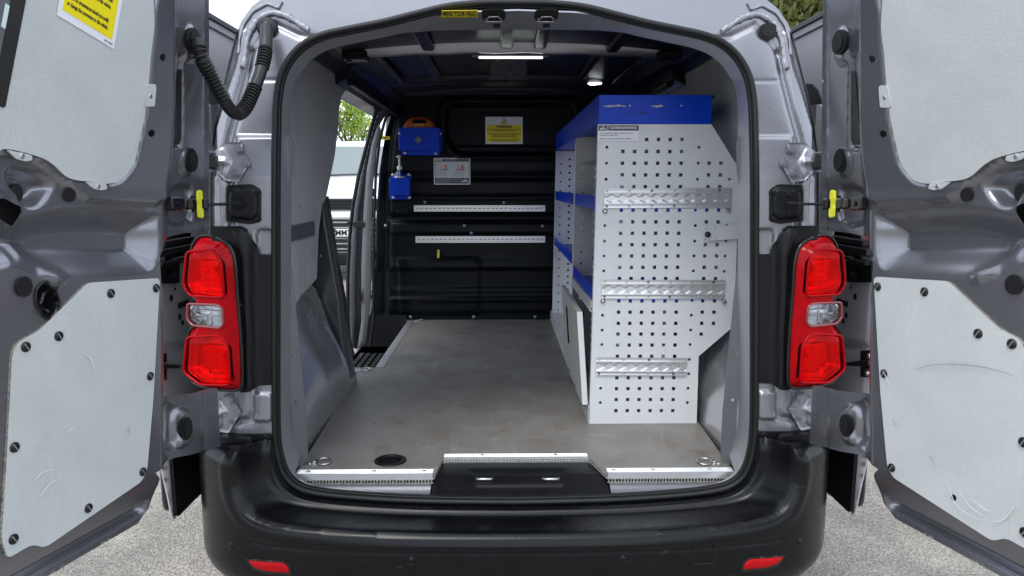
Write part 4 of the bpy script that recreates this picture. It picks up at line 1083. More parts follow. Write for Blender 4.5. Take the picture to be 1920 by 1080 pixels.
# ---- corrugated wiring conduit from left door to left pillar
pth = []
u_, z_d = DT(361, 76, .034); st_ = np.array(D3(u_, z_d, .046)); pth.append(st_)
CP = [(376, 104), (393, 136), (412, 172), (428, 200), (443, 213), (459, 203), (473, 175), (487, 140), (496, 105), (499, 75), (499, 52)]
for i, (a, b) in enumerate(CP):
    k_ = (i + 1) / len(CP); y = (st_[1] - .035) * (1 - k_) + 0.03 * k_
    pth.append(onY(a, b, y))
pth = cr(pth, 16, closed=False); n_ = len(pth)
rad = []
dl = np.concatenate([[0], np.cumsum([np.linalg.norm(pth[i + 1] - pth[i]) for i in range(n_ - 1)])]); T = dl / dl[-1]
N2 = 640; pp = [np.array([np.interp(t, T, [p[k] for p in pth]) for k in range(3)]) for t in np.linspace(0, 1, N2)]
for i, t in enumerate(np.linspace(0, 1, N2)):
    corr = (.04 < t < .30) or (.42 < t < .62) or (.73 < t < .85)
    r = .0150
    if corr: r = .0155 + .0030 * math.sin(t * dl[-1] / .0088 * 2 * math.pi)
    if t > .85: r = .0165
    rad.append(r)
s = MB(); s.tube(pp, 0, 16, rad=rad); s.build('wiring_conduit', CONDUIT, van)
c = RS(501, 52, -.008); s = MB(); s.lathe(c + np.array([0, .004, 0]), [(.028, 0), (.028, .004), (.024, .010), (.016, .014), (.014, .02), (0, .02)], 28, (0, -1, 0)); s.build('pillar_grommet', CONDUIT, van)

# ================================================================== LOAD SPACE
def Zf(x, y, z=FZ): return onZ(x, y, z)
YB = 2.55
# ---- floor board, cut to the arches, the step well and the lock recess
aL = Zf(552, 886); aE = Zf(663, 713); 
xw = abs(aE[0]) - .0
yf = .058
n1 = Zf(813, 886); n2 = Zf(829, 858); 
stA, stB = Zf(705, 689), Zf(765, 602)
xl0, xl1, xr1, xr0 = Zf(813, 886)[0], Zf(829, 859)[0], Zf(1106, 859)[0], Zf(1138, 886)[0]
fl = [(-.632, yf), (xl0, yf), (xl0 + .002, yf + .03), (xl1, Zf(828, 858)[1]), (xr1, Zf(1100, 858)[1]), (xr0 - .006, yf + .03), (xr0, yf), (.632, yf), (.672, 1.10), (.80, 1.12), (.80, YB),
      (stB[0] - .02, YB), (stB[0], stB[1]), (stA[0], stA[1]), (-.80, stA[1]), (-.80, 1.13), (-.672, 1.10)]
holes = [arc2(*Zf(732, 864)[:2], .040, .040, 28)]
relief('load_floor', fl, lambda u, v, h: (u, v, FZ + h), [FLOORM, PLYEDGE], van, .05, None, holes=holes, thick=.018, smooth=False)
FLOORO = bpy.data.objects['load_floor']
# stains on the board: thin worn film patches would be flat print, kept in the material; corrugated raw edge under the nosing
def raw_edge(a, b, name='corrugated_edge'):
    a, b = np.array(a), np.array(b); L_ = np.linalg.norm(b - a); d = (b - a) / L_; nrm = np.array([d[1], -d[0], 0])
    s = MB(); k = int(L_ / .009); random.seed(3)
    for i in range(k):
        c = a + d * (i + .5) * L_ / k + nrm * .001; w = random.uniform(.0012, .0026)
        s.frame(c + np.array([0, 0, random.uniform(-.0006, .0006)]), d, nrm, (0, 0, 1), w, .0015, .0048)
    for dz in (-.0055, .0055): s.frame((a + b) / 2 + nrm * .001 + np.array([0, 0, dz]), d, nrm, (0, 0, 1), L_ / 2, .002, .0011)
    s.build(name, mat('raw_board_edge', (.16, .155, .145), rough=.9, color2=(.34, .33, .30), nscale=150), FLOORO)
zc = FZ - .021
raw_edge((-.632, yf - .001, zc), (xl0, yf - .001, zc)); raw_edge((xr0, yf - .001, zc), (.632, yf - .001, zc))
yn = Zf(970, 858)[1]
raw_edge((xl1, yn - .001, FZ - .010), (xr1, yn - .001, FZ - .010)); raw_edge((xl0, yf, FZ - .009), (xl1 - .002, yn, FZ - .009)); raw_edge((xr1 + .002, yn, FZ - .009), (xr0, yf, FZ - .009))
def nosing(x0, x1, y, w=.032, drop=.015):
    s = MB()
    prof = [(0, 0), (0, .0025)]; k = 5
    pr = [(-.003, -drop), (-.003, .0030)]
    for i in range(k): y0 = w * (i + .15) / k; y1 = w * (i + .75) / k; pr += [(y0, .0030), (y0 + .001, .0016), (y1, .0016), (y1 + .001, .0030)]
    pr += [(w, .0030), (w, .0), (0, 0), (0, -drop)]
    s.prism([(x0, y + a, FZ + b) for a, b in pr], (x1 - x0, 0, 0)); o = s.build('edge_nosing', ALU, FLOORO); return o
nosing(-.634, xl0 - .002, yf); nosing(xr0 + .002, .634, yf); nosing(xl1 + .006, xr1 - .006, yn, .026, .012)
for x, y in ((-.60, yf + .017), (-.41, yf + .017), (-.265, yf + .017), (.285, yf + .017), (.40, yf + .017), (.565, yf + .017), (-.10, yn + .014), (.125, yn + .014)):
    s = MB(); s.lathe((x, y, FZ + .002), [(.0062, 0), (.0055, .0026), (.003, .0034), (0, .003)], 14); s.build('nosing_rivet', STEEL, FLOORO)
# strip beside the step well
a, b = np.array(stA) + (.0, 0, .0), np.array(stB); d = (b - a); L_ = np.linalg.norm(d); d /= L_; nr = np.array([d[1], -d[0], 0])
s = MB()
s.frame((a + b) / 2 + nr * .016 + np.array([0, 0, .0015]), d, nr, (0, 0, 1), L_ / 2, .018, .0012)
for k in (-.012, -.004, .004, .012): s.frame((a + b) / 2 + nr * (.016 + k) + np.array([0, 0, .0034]), d, nr, (0, 0, 1), L_ / 2, .0018, .0008)
s.build('step_nosing', ALU, FLOORO)
# round floor vent
vc = Zf(732, 864); s = MB()
s.lathe((vc[0], vc[1], FZ), [(.048, .0), (.048, .003), (.044, .005), (.036, .004), (.034, -.004), (.034, -.012)], 40)
vent = s.build('floor_vent', PLASTIC, FLOORO)
s = MB(); s.cyl((vc[0], vc[1], FZ - .03), (vc[0], vc[1], FZ - .029), .04, n=30); s.build('vent_cavity', HOLE, FLOORO)
s = MB()
for i in range(-5, 6):
    for j in range(-5, 6):
        x = (i + (j % 2) * .5) * .0085; y = j * .0074
        if math.hypot(x, y) > .034: continue
        P6 = [(x + .0049 * math.cos(t), y + .0049 * math.sin(t)) for t in np.linspace(math.pi / 6, math.pi / 6 + 2 * math.pi, 6, endpoint=False)]
        s.tube([np.array([vc[0] + a_, vc[1] + b_, FZ + .001]) for a_, b_ in P6], .0009, 4, True)
s.build('vent_mesh', PLASTIC, FLOORO)
# lashing rings
def dring(px, py, flip=1, sc=1.0):
    c = Zf(px, py); s = MB()
    s.tube([np.array([c[0] + flip * (.012 + .020 * math.cos(t)) * sc, c[1] + .019 * math.sin(t) * sc, FZ + .007 + .003 * math.sin(t)]) for t in np.linspace(-2.4, 2.4, 22)], .0028 * sc, 8)
    o = s.build('lashing_ring', STEEL, FLOORO)
    s = MB(); s.prism([(c[0] - flip * .022 * sc + a, c[1] + b, FZ) for a, b in arc2(0, 0, .022 * sc, .016 * sc, 18)], (0, 0, .0025)); s.frame((c[0] - flip * .014 * sc, c[1], FZ + .006), (1, 0, 0), (0, 1, 0), (0, 0, 1), .006 * sc, .012 * sc, .005, bev=.002)
    for a in (-.028, -.014): s.lathe((c[0] + flip * a * sc, c[1] - .008 * sc, FZ + .0025), [(.005, 0), (.004, .003), (0, .003)], 10)
    s.build('ring_plate', STEEL, FLOORO)
dring(600, 869, 1); dring(1328, 869, -1); dring(682, 695, 1, .9); dring(785, 603, 1, .9)

# ---- silver sill below the board and black cover over the lower strikers
for x0, x1 in ((-.622, xl0 - .006), (xr0 + .006, .622)):
    s = MB(); s.add([(x0, -.002, .530), (x1, -.002, .530), (x1, .056, .548), (x0, .056, .548), (x0, .10, .549), (x1, .10, .549)], [(0, 1, 2, 3), (3, 2, 5, 4)]); s.build('door_sill', PAINT, van)
CVR = [(xl0 - .004, .000), (xr0 + .004, .000), (xr0 - .004, .055), (xr1 + .006, yn - .030), (xr1 - .008, yn - .006), (xl1 + .008, yn - .006), (xl1 - .002, yn - .030), (xl0 + .002, .055)]
def cv(V):
    h = -.024 * sst((.165 + .02 - np.abs(V[:, 0] - .005)) / .03) * sst((V[:, 1] + .0) / .02) * 0
    r = [(-.135, -.02), (.155, -.02), (.140, .050), (-.120, .050)]
    r2 = [(-.15, .060), (-.105, .045), (.115, .045), (.16, .060), (.155, .14), (-.145, .14)]
    return -.006 * sst(sdf(V, r) / .012) - .006 * sst(sdf(V, r2) / .03) + .018 * sst((V[:, 1] - .02) / .10) * 0
def CV3(u, v, h): return (u, v, .536 + .026 * min(1, max(0, v) / .09) + h)
cvo = relief('striker_cover', rnd(CVR, .02), CV3, PLASTIC, van, .005, cv, thick=.006)
for px in (908, 1033):
    c = onZ(px, 903, .545); s = MB(); s.prism([(c[0] + a, c[1] + b * 1.2, .5425) for a, b in rnd([(-.030, -.012), (.030, -.012), (.030, .014), (-.030, .014)], .011)], (0, 0, .0015)); s.build('striker_well', HOLE, cvo)
    s = MB(); s.tube([np.array([c[0] + a, c[1] - .004 + b, .5445 + d]) for a, b, d in [(-.022, .012, 0), (-.022, .0, .010), (-.018, -.004, .011), (.018, -.004, .011), (.022, .0, .010), (.022, .012, 0)]], .0045, 8); s.build('striker_loop', STEEL, cvo)
c = onZ(856, 881, .560); s = MB(); s.lathe((c[0], c[1], .5595), [(.017, 0), (.016, .002), (.012, .0), (.005, .002), (0, .002)], 20); s.build('screw_pocket', GLOSSB, cvo)
for px, py, mm in ((826, 907, SCRAPE), (1114, 905, STEEL)):
    c = onZ(px, py, .545); s = MB(); s.lathe((c[0], c[1], .545), [(.006, 0), (.005, .002), (0, .002)], 12); s.build('cover_screw', mm if mm is STEEL else BLACK, cvo)

# ---- wheel arch, lining sheets, inner walls
def arch(sx):
    XA = -.80
    top = [tuple(onX(x, y, X)[1:]) for x, y, X in [(594, 522, -.745), (612, 540, -.745), (628, 566, -.73), (644, 606, -.69), (655, 646, -.665), (663, 690, -.655)]]
    out = [(.10, FZ - .03), (1.10, FZ - .03), (1.10, top[-1][1])] + [(q[0], q[1]) for q in top[::-1]] + [(.60, 1.10), (.42, 1.10), (.30, 1.06), (.10, .95)]
    edge = [(1.14, .40), (1.10, top[-1][1])] + [(q[0], q[1]) for q in top[::-1]] + [(.60, 1.12)]
    def h(V):
        y, z = V[:, 0], V[:, 1]
        t = np.clip((1.10 - z) / (1.10 - FZ), 0, 1)
        b = .045 + .100 * sst((.955 - z) / .30)                          # shoulder, then the box over the wheel
        d = dist_path(V, edge)
        b -= .035 * (1 - sst(d / .10)) * (z > .62)
        b -= .11 * sst((.66 - y) / .58) * sst((z - FZ) / .30)                        # falls away towards the tail
        b += .006 * np.exp(-((y - .90) / .018) ** 2) * (z < .86) + .005 * np.exp(-((y - .99) / .014) ** 2) * (z < .82)
        b += .004 * np.sin(y * 23 + z * 9) * t * (1 - t) * 2
        return b
    relief('wheel_arch', out, lambda u, v, hh: (XA + hh, u, v), ARCHM, van, .009, h, thick=.004, sx=sx)
    # metal pillar skin at the rear edge of the side opening
    q = [tuple(onY(x, y, 1.12)[[0, 2]]) for x, y in [(604, 380), (612, 368), (622, 430), (634, 500), (645, 560), (650, 620), (662, 700), (600, 700), (585, 600), (588, 500), (597, 430)]]
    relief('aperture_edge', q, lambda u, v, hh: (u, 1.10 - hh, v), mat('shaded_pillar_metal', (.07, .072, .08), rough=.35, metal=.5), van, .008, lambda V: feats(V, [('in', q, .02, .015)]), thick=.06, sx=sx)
    q = [tuple(onY(x, y, 1.16)[[0, 2]]) for x, y in [(632, 556), (640, 560), (646, 600), (655, 640), (662, 668), (656, 674), (640, 640), (630, 600)]]
    s = MB(); s.prism([(a, 1.15, b) for a, b in q], (0, .05, 0)); s.build('aperture_seal', RUBBER, van, sx)
    # lining board
    X = -.705 if sx > 0 else -.778
    XL = lambda z: X + (.20 * max(0.0, z - 1.45) if sx < 0 else 0.0)
    T2 = lambda pts: [tuple(onX(x, y, X)[1:]) for x, y in pts]
    pl = [(.135, 1.62), (.16, 1.74), (.22, 1.845)] + T2([(640, 148), (653, 158), (654, 168), (646, 172), (640, 182), (636, 205), (634, 240), (628, 290), (618, 340), (612, 368), (604, 385), (598, 430), (596, 470), (594, 522), (582, 536), (566, 552), (553, 572)]) + [(.135, .98)]
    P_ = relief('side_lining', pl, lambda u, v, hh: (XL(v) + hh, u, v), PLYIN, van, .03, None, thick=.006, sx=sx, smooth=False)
    for (a, b) in ((584, 92 + 18), (627, 138), (562, 388), (594, 395), (601, 480)):
        c = onX(a, b, X + .001); s = MB(); s.lathe(c, [(.0055, 0), (.005, .002), (0, .002)], 12, (1, 0, 0)); s.build('lining_screw', PINM, P_, sx)
    # perforated fixing rail on the lining
    r0, r1, r2, r3 = [onX(x, y, X + .002) for x, y in [(538, 424), (588, 415), (588, 442), (538, 455)]]
    r0[1] = r3[1] = .16
    pz0, pz1 = (r2[2] + r3[2]) / 2, (r0[2] + r1[2]) / 2; ya, yb2 = .16, r1[1]
    hl = [[(y + a, z + b) for a, b in arc2(0, 0, .0055, .0035, 8)] for y in np.arange(ya + .02, yb2 - .01, .024) for z in np.linspace(pz0 + .012, pz1 - .012, 3)]
    relief('fixing_rail', [(ya, pz0), (yb2, pz0), (yb2, pz1), (ya, pz1)], lambda u, v, hh: (XL(v) + .006, u, v) if hh >= 0 else (XL(v) + .003, u, v), TRIMM, van, .05, None, holes=hl, thick=.002, sx=sx, grid=False, smooth=False)
    # flat trim plate beside the opening with two square holes
    Yt = .105
    pp_ = [tuple(onY(x, y, Yt)[[0, 2]]) for x, y in [(532, 470), (541, 480), (549, 560), (560, 690), (568, 780), (572, 868), (560, 884), (551, 890), (546, 790), (541, 690), (535, 560)]]
    hh_ = [[tuple(onY(x + a, y + b, Yt)[[0, 2]]) for a, b in ((-2.5, -3), (2.5, -1), (2.5, 3.5), (-2.5, 2))] for x, y in ((545.5, 669), (552, 756))]
    relief('pillar_trim', pp_, lambda u, v, h: (u, Yt + (u + .66) * .8 - h, v), TRIMM, van, .03, None, holes=hh_, thick=.003, sx=sx, smooth=False)
    pq = [tuple(onY(x, y, .10)[[0, 2]]) for x, y in [(530, 248), (544, 256), (549, 268), (548, 320), (543, 350), (537, 390), (530, 400)]]
    hq = [[tuple(onY(x + a, y + b, .10)[[0, 2]]) for a, b in arc2(0, 0, 2.2, 3, 8)] for x, y in ((533, 270), (533, 299))]
    relief('upper_pillar_trim', pq, lambda u, v, h: (u, .10 - h, v), TRIMM, van, .03, None, holes=hq, thick=.004, sx=sx, smooth=False)
    # body side inside, sill and cantrail
    s = MB(); s.box(-.84, -.81, .12, 1.09, .50, 1.62)
    s.build('inner_side', DARKM, van, sx)
    s = MB(); s.box(-.90, -.70, 1.10, YB + .1, .30, .44, bev=.01); s.build('side_sill', TRIMM, van, sx)
    cz = onX(700, 182, -.70)[2]
    ca = onX(650, 172, -.71); cb = onX(716, 207, -.71)
    pr = [(-.80, ca[2] - .0), (-.70, ca[2] - .0), (-.655, ca[2] + .025), (-.645, ca[2] + .06), (-.60, ca[2] + .085), (-.56, ca[2] + .13), (-.80, ca[2] + .15)]
    s = MB(); s.prism([(x, 1.09, z) for x, z in pr], (0, YB - 1.09, 0)); s.build('cant_rail', DARKM, van, sx)
    s = MB(); s.frame(((-.655), 1.85, ca[2] + .012), (0, 1, 0), (1, 0, 0), (0, 0, 1), .70, .014, .010, bev=.004); s.build('cant_rail_seal', RUBBER, van, sx)
    # rear roof corner trim
    pr = [(-.715, 1.838), (-.69, 1.840), (-.655, 1.868), (-.58, 1.885), (-.54, 1.90), (-.60, 1.90), (-.68, 1.885)]
    s = MB(); s.prism([(x, .16, z) for x, z in pr], (0, .95, 0)); s.build('roof_corner', DARKM, van, sx)
    # front pillar of the side opening
    Yp = 2.20
    TP = lambda pts: [tuple(onY(x, y, Yp)[[0, 2]]) for x, y in pts]
    o1 = TP([(720, 186), (708, 205), (698, 240), (686, 285), (674, 335), (664, 390), (658, 450), (655, 520), (655, 600), (658, 650), (668, 655), (676, 600), (676, 520), (680, 400), (692, 300), (710, 230), (732, 195)])
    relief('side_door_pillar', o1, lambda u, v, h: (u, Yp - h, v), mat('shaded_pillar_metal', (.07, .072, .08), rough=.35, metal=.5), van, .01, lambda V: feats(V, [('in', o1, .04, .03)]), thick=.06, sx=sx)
    s = MB(); s.tube([np.array(onY(x, y, Yp - .03)) for x, y in [(718, 186), (706, 205), (696, 240), (684, 285), (671, 335), (661, 390), (655, 450), (652, 520), (652, 600), (655, 655)]], .010, 8); s.build('side_door_seal', RUBBER, van, sx)
    o2 = TP([(712, 232), (700, 268), (690, 320), (684, 400), (680, 500), (680, 600), (672, 655), (688, 640), (697, 560), (699, 450), (701, 350), (708, 280), (716, 245)])
    pb_ = relief('pillar_face', o2, lambda u, v, h: (u, Yp - .045 - h, v), TRIMM, van, .01, lambda V: feats(V, [('in', o2, .008, .02)]), thick=.02, sx=sx)
    s = MB(); s.tube([np.array(onY(x, y, Yp - .06)) for x, y in [(735, 192), (722, 225), (712, 262), (705, 320), (702, 400), (700, 500), (700, 600), (694, 650)]], .008, 8); s.build('pillar_weatherstrip', RUBBER, van, sx)
    c = onY(674, 556, Yp - .06); s = MB(); s.prism([c + np.array([a, 0, b]) for a, b in arc2(0, 0, .014, .042, 16)], (0, -.01, 0)); s.build('striker_plate', GLOSSB, van, sx)
    s = MB(); c = onY(672, 421, Yp - .06); s.frame(c, (1, 0, 0), (0, 1, 0), (0, 0, 1), .03, .004, .016, bev=.002); c = onY(654, 419, Yp - .07); s.cyl(c, c + np.array([0, -.01, 0]), .010); s.build('door_contact', BLACK, van, sx)
for sx in (1, -1): arch(sx)

# ---- step well with moulded tread
w = MB(); ZS = .44
x1 = stA[0] + .002
w.add([(-.88, stA[1], ZS), (x1 - .04, stA[1], ZS), (stB[0] - .05, YB - .1, ZS), (-.88, YB - .1, ZS)], [(0, 1, 2, 3)])
w.add([(x1 - .04, stA[1], ZS), (x1, stA[1], FZ - .002), (stB[0], stB[1], FZ - .002), (stB[0] - .05, YB - .1, ZS)], [(0, 1, 2, 3)])
w.add([(-.88, stA[1] - .01, ZS), (x1, stA[1] - .01, ZS), (x1, stA[1] - .01, FZ - .018), (-.88, stA[1] - .01, FZ - .018)], [(0, 1, 2, 3)])
w.add([(-.88, YB - .15, ZS), (stB[0], YB - .15, ZS), (stB[0], YB - .12, FZ + .05), (-.88, YB - .12, FZ + .05)], [(0, 1, 2, 3)])
well = w.build('step_well', PLASTIC, van)
w = MB()
for i in range(13):
    for j in range(5):
        x = -.835 + j * .036; y = stA[1] + .10 + i * .062
        if y > YB - .25: continue
        w.frame((x, y, ZS + .004), (1, 0, 0), (0, 1, 0), (0, 0, 1), .014, .024, .004, bev=.003)
w.build('tread_pads', PLASTIC, well)

# ---- roof inside: skin, header channel, bows, lamps
def roofz(x, y=.6): return 1.897 + .014 * y - .035 * (abs(x) / .6) ** 2.2
s = MB(); xs = np.linspace(-.62, .62, 25)
s.loft([(x, .14, roofz(x, .14)) for x in xs], [(x, YB, roofz(x, YB)) for x in xs]); rf = s.build('roof_lining', DARKM, van)
s = MB(); s.loft([(x, .14, roofz(x, .14) + .01) for x in xs], [(x, YB + .2, roofz(x, YB) + .01) for x in xs]); 
s.build('roof_inner_skin', DARKM, van)
def bow(y, w, z, x0, mt, drop=.03, nm='roof_bow'):
    s = MB(); xs = np.linspace(-x0, x0, 33)
    pr = lambda x: [(y - w / 2, roofz(x, y) + .004), (y - w / 2 + .006, z(x) + .004), (y - w / 4, z(x)), (y + w / 4, z(x)), (y + w / 2 - .006, z(x) + .004), (y + w / 2, roofz(x, y) + .004)]
    R_ = [[(x, a, b) for a, b in pr(x)] for x in xs]
    for a, b in zip(R_, R_[1:]): s.loft(a, b)
    return s.build(nm, mt, van)
yb1 = onZ(965, 99, 1.875)[1]
bow1 = bow(yb1, .045, lambda x: 1.872 - .012 * (abs(x) / .5) ** 2 + .0015 * math.sin(x * 32), .535, PAINT_IN)
for sx in (1, -1):
    s = MB(); s.frame((-.565, yb1, 1.862), (1, 0, 0), (0, 1, 0), (0, 0, 1), .045, .034, .016, bev=.006); s.cyl((-.59, yb1, 1.845), (-.59, yb1, 1.84), .01); s.build('bow_foot', DARKM, van, sx)
bow(1.72, .09, lambda x: 1.892 - .03 * abs(x), .56, DARKM)
bow(2.25, .08, lambda x: 1.902 - .03 * abs(x), .56, DARKM)
for x in (-.30, -.02, .10, .36):
    s = MB(); x2 = x * 1.10 if abs(x) > .1 else x
    s.frame((x, (.16 + yb1) / 2, roofz(x) - .012), (0, 1, 0), (1, 0, 0), (0, 0, 1), (yb1 - .2) / 2, .022, .010, bev=.006); s.build('roof_stiffener', DARKM, van)
for x in (-.33, .33, .50, -.50):
    s = MB(); s.frame((x, 1.2, roofz(x) - .006), (0, 1, 0), (1, 0, 0), (0, 0, 1), .42, .016, .006, bev=.004); s.build('roof_rib', DARKM, van)
# header channel under the opening's top edge
s = MB(); xs = np.linspace(-.50, .50, 21)
for (ya, za), (yb_, zb_) in (((.205, 1.848), (.245, 1.856)), ((.245, 1.856), (.255, 1.95))):
    s.loft([(x, ya, za) for x in xs], [(x, yb_, zb_) for x in xs])
s.build('header_channel', DARKM, van)
# handle and clips along the header
s = MB(); a = onY(760, 44, .20); b = onY(845, 46, .20); s.frame((a + b) / 2, (1, 0, 0), (0, 1, 0), (0, 0, 1), (b[0] - a[0]) / 2, .010, .008, bev=.005); c = onY(800, 52, .19); s.frame(c, (1, 0, 0), (0, 1, 0), (0, 0, 1), .012, .006, .004, bev=.002); s.build('header_clip', TRIMM, van)
# strip lamp on the bow
c = onpl(957.5, 97, (0, yb1 + .036, 0), (0, 1, 0)); hw = (onY(1030, 97, yb1 + .03)[0] - onY(885, 97, yb1 + .03)[0]) / 2
s = MB(); s.frame((c[0], yb1 + .008, 1.866), (1, 0, 0), (0, 1, 0), (0, 0, 1), hw, .012, .006, bev=.004); sl = s.build('strip_lamp', TRIMM, van)
s = MB(); s.frame((c[0], yb1 + .004, 1.8585), (1, 0, 0), (0, 1, 0), (0, 0, 1), hw * .82, .008, .0022, bev=.002); s.build('lamp_diffuser', LED, sl)
dc = onZ(1115, 157, 1.884); s = MB(); s.lathe((dc[0], dc[1], 1.886), [(.036, 0), (.034, -.004), (.026, -.006), (0, -.007)], 28); s.build('dome_lamp', LED, van)
dc = onY(1307, 172, 2.0)
# pressed bracket hanging from the roof behind the strip lamp
random.seed(11)
yk0, yk1 = yb1 + .05, onZ(950, 158, 1.90)[1]
ox = onY(955, 130, 1.0)[0]
def bk(V):
    h = .004 * np.sin(V[:, 0] * 120) * np.cos(V[:, 1] * 60)
    h += .010 * sst(sdf(V, [(ox - .05, yk0 + .1), (ox + .05, yk0 + .1), (ox + .05, yk0 + .3), (ox - .05, yk0 + .3)]) / .01)
    for k in range(5): h += .007 * np.exp(-((V[:, 1] - yk0 - .08 - k * .14) / .012) ** 2)
    return h
ko = [(ox - .085, yk0), (ox + .085, yk0), (ox + .075, yk0 + .2), (ox + .10, yk0 + .24), (ox + .07, yk0 + .3), (ox + .10, yk1 - .1), (ox + .08, yk1), (ox - .08, yk1), (ox - .10, yk1 - .1), (ox - .07, yk0 + .3), (ox - .10, yk0 + .24), (ox - .075, yk0 + .2)]
relief('roof_bracket', ko, lambda u, v, h: (u, v, 1.899 - h), mat('grey_bracket', (.12, .125, .135), rough=.4, metal=.6), van, .012, bk, thick=.004)

# ---- bulkhead: one moulded panel with pressed ribs, a recessed window blank and a hatch
def BY(px, py, Y=YB): p = onY(px, py, Y); return (p[0], p[2])
BLp = lambda pts: [BY(*q) for q in pts]
bout = BLp([(692, 600), (700, 560), (703, 480), (706, 400), (712, 320), (724, 250), (740, 200), (752, 180), (760, 168), (1240, 168), (1255, 180), (1290, 300), (1300, 450), (1300, 600)])
winr = rnd(BLp([(836, 196), (1075, 196), (1075, 290), (858, 290), (836, 262)]), .07)
winr2 = rnd(BLp([(824, 184), (1090, 184), (1090, 300), (846, 300), (826, 272)]), .07)
hatch = rnd(BLp([(744, 482), (901, 482), (901, 590), (750, 590)]), .015)
rows = [(600, 0), (586, 0), (583, .006), (566, .006), (562, .020), (559, .022), (556, .000), (545, .002), (541, .004), (538, -.008), (506, -.008), (503, .020), (499, .024), (480, .010), (440, .010), (436, .022), (432, .022), (418, .016), (414, -.012), (405, -.012), (400, .012), (376, .012), (370, .020), (364, .004), (340, .002), (334, -.016), (328, -.016), (322, .006), (168, .006)]
rz = np.array([BY(900, y)[1] for y, _ in rows]); rh = np.array([h_ for _, h_ in rows])
def bh(V):
    left = sst((V[:, 0] - BY(722, 400)[0]) / .05)
    h = np.interp(V[:, 1], rz, rh) * left
    h = h + .018 * sst((sdf(V, winr2) + .01) / .02) - .060 * sst((sdf(V, winr) + .012) / .03) + .010 * np.exp(-((V[:, 1] - BY(900, 277)[1]) / .006) ** 2) * (sdf(V, winr) > .02)
    h += .010 * sst(sdf(V, hatch) / .006)
    h += -.02 * np.exp(-(dist_path(V, BLp([(745, 200), (733, 260), (727, 330), (725, 400), (722, 500), (720, 590)])) / .014) ** 2) + .022 * np.exp(-(dist_path(V, BLp([(738, 190), (722, 250), (714, 330), (710, 400), (708, 500)])) / .012) ** 2)
    return h
bo = relief('bulkhead', bout, lambda u, v, h: (u, YB - h, v), BULK, van, .011, bh, thick=.01)
def bpt(px, py, off=.03): return onY(px, py, YB - off)
for a, b in ((797, 379), (945, 380), (723, 423), (871, 423), (1017, 424), (884, 437), (770, 594), (888, 594), (1003, 594), (743, 164 + 20), (783, 166), (890, 166), (1002, 166)):
    c = bpt(a, b, .03); s = MB(); s.lathe(c, [(.010, 0), (.010, .003), (.006, .007), (0, .008)], 16, (0, -1, 0)); s.build('bulkhead_pin', PINM, bo)
for a, b in ((693, 360), (693, 400), (695, 478), (697, 552)):
    c = onY(a, b, 2.30); s = MB(); s.lathe(c, [(.011, 0), (.011, .004), (0, .006)], 14, (0, -1, 0)); s.build('pillar_pin', PINM, van)
    s = MB(); s.frame(c + np.array([0, .012, -.004]), (1, 0, 0), (0, 1, 0), (0, 0, 1), .03, .010, .022, bev=.005); s.build('pin_pocket', PLASTIC, van)
# load rails
for (x0_, y0_, x1_, y1_) in ((776, 385, 1022, 396.5), (779, 443, 1022, 455)):
    p0, p1 = bpt(x0_, y0_, .05), bpt(x1_, y1_, .05)
    hl = []
    for x in np.arange(p0[0] + .02, p1[0] - .01, .0265):
        hl.append([(x + a, (p0[2] + p1[2]) / 2 + b) for a, b in rnd([(-.008, -.0035), (.008, -.0035), (.008, .0035), (-.008, .0035)], .003, 2)])
    r_ = relief('load_rail', [(p0[0], p1[2]), (p1[0], p1[2]), (p1[0], p0[2]), (p0[0], p0[2])], lambda u, v, h: (u, YB - .050 - h, v), ALU, bo, .05, None, holes=hl, thick=.004, grid=False, smooth=False)
    s = MB(); s.box(p0[0], p1[0], YB - .044, YB - .020, p1[2] + .001, p0[2] - .001); s.build('rail_back', PINM, r_)
    for t in (.03, .37, .70, .97):
        s = MB(); s.lathe((p0[0] + (p1[0] - p0[0]) * t, YB - .051, (p0[2] + p1[2]) / 2), [(.006, 0), (.004, .003), (0, .002)], 10, (0, -1, 0)); s.build('rail_screw', STEEL, r_)
# hatch corners, latch recess and yellow key
for a, b in ((752, 487), (893, 487), (757, 578), (895, 578)):
    c = bpt(a, b, .036); s = MB(); s.tube([c + np.array([x, 0, z]) for x, z in arc2(0, 0, .022, .018, 14)], .004, 6, True); s.build('hatch_catch', BULK, bo)
c = bpt(822, 482, .036); s = MB(); s.tube([c + np.array([x, 0, z]) for x, z in arc2(0, 0, .028, .020, 18)], .003, 6, True); s.build('latch_recess', BULK, bo)
c = bpt(822, 476, .045); s = MB(); s.prism([c + np.array([x, 0, z]) for x, z in rnd([(-.008, -.024), (.006, -.024), (.008, .024), (-.006, .026)], .005)], (0, -.006, 0)); s.build('hatch_key', YELLOW, bo)
for dz in (.012, -.012): s = MB(); s.cyl(c + np.array([0, -.0062, dz]), c + np.array([0, -.0072, dz]), .0035, n=10); s.build('key_hole', INK, bo)
c = bpt(753, 396, .026); s = MB(); s.prism([c + np.array([x, 0, z]) for x, z in rnd([(-.038, -.010), (.038, -.010), (.038, .010), (-.038, .010)], .009)], (0, -.002, 0)); s.build('cable_slot', HOLE, bo)
for pth_ in ([(836, 208), (850, 192), (880, 184), (900, 183)], [(1004, 181), (1020, 186), (1050, 190), (1060, 205)]):
    s = MB(); s.tube([np.array(bpt(x, y, .040)) for x, y in pth_], .005, 6); s.build('window_brace', BULK, bo)

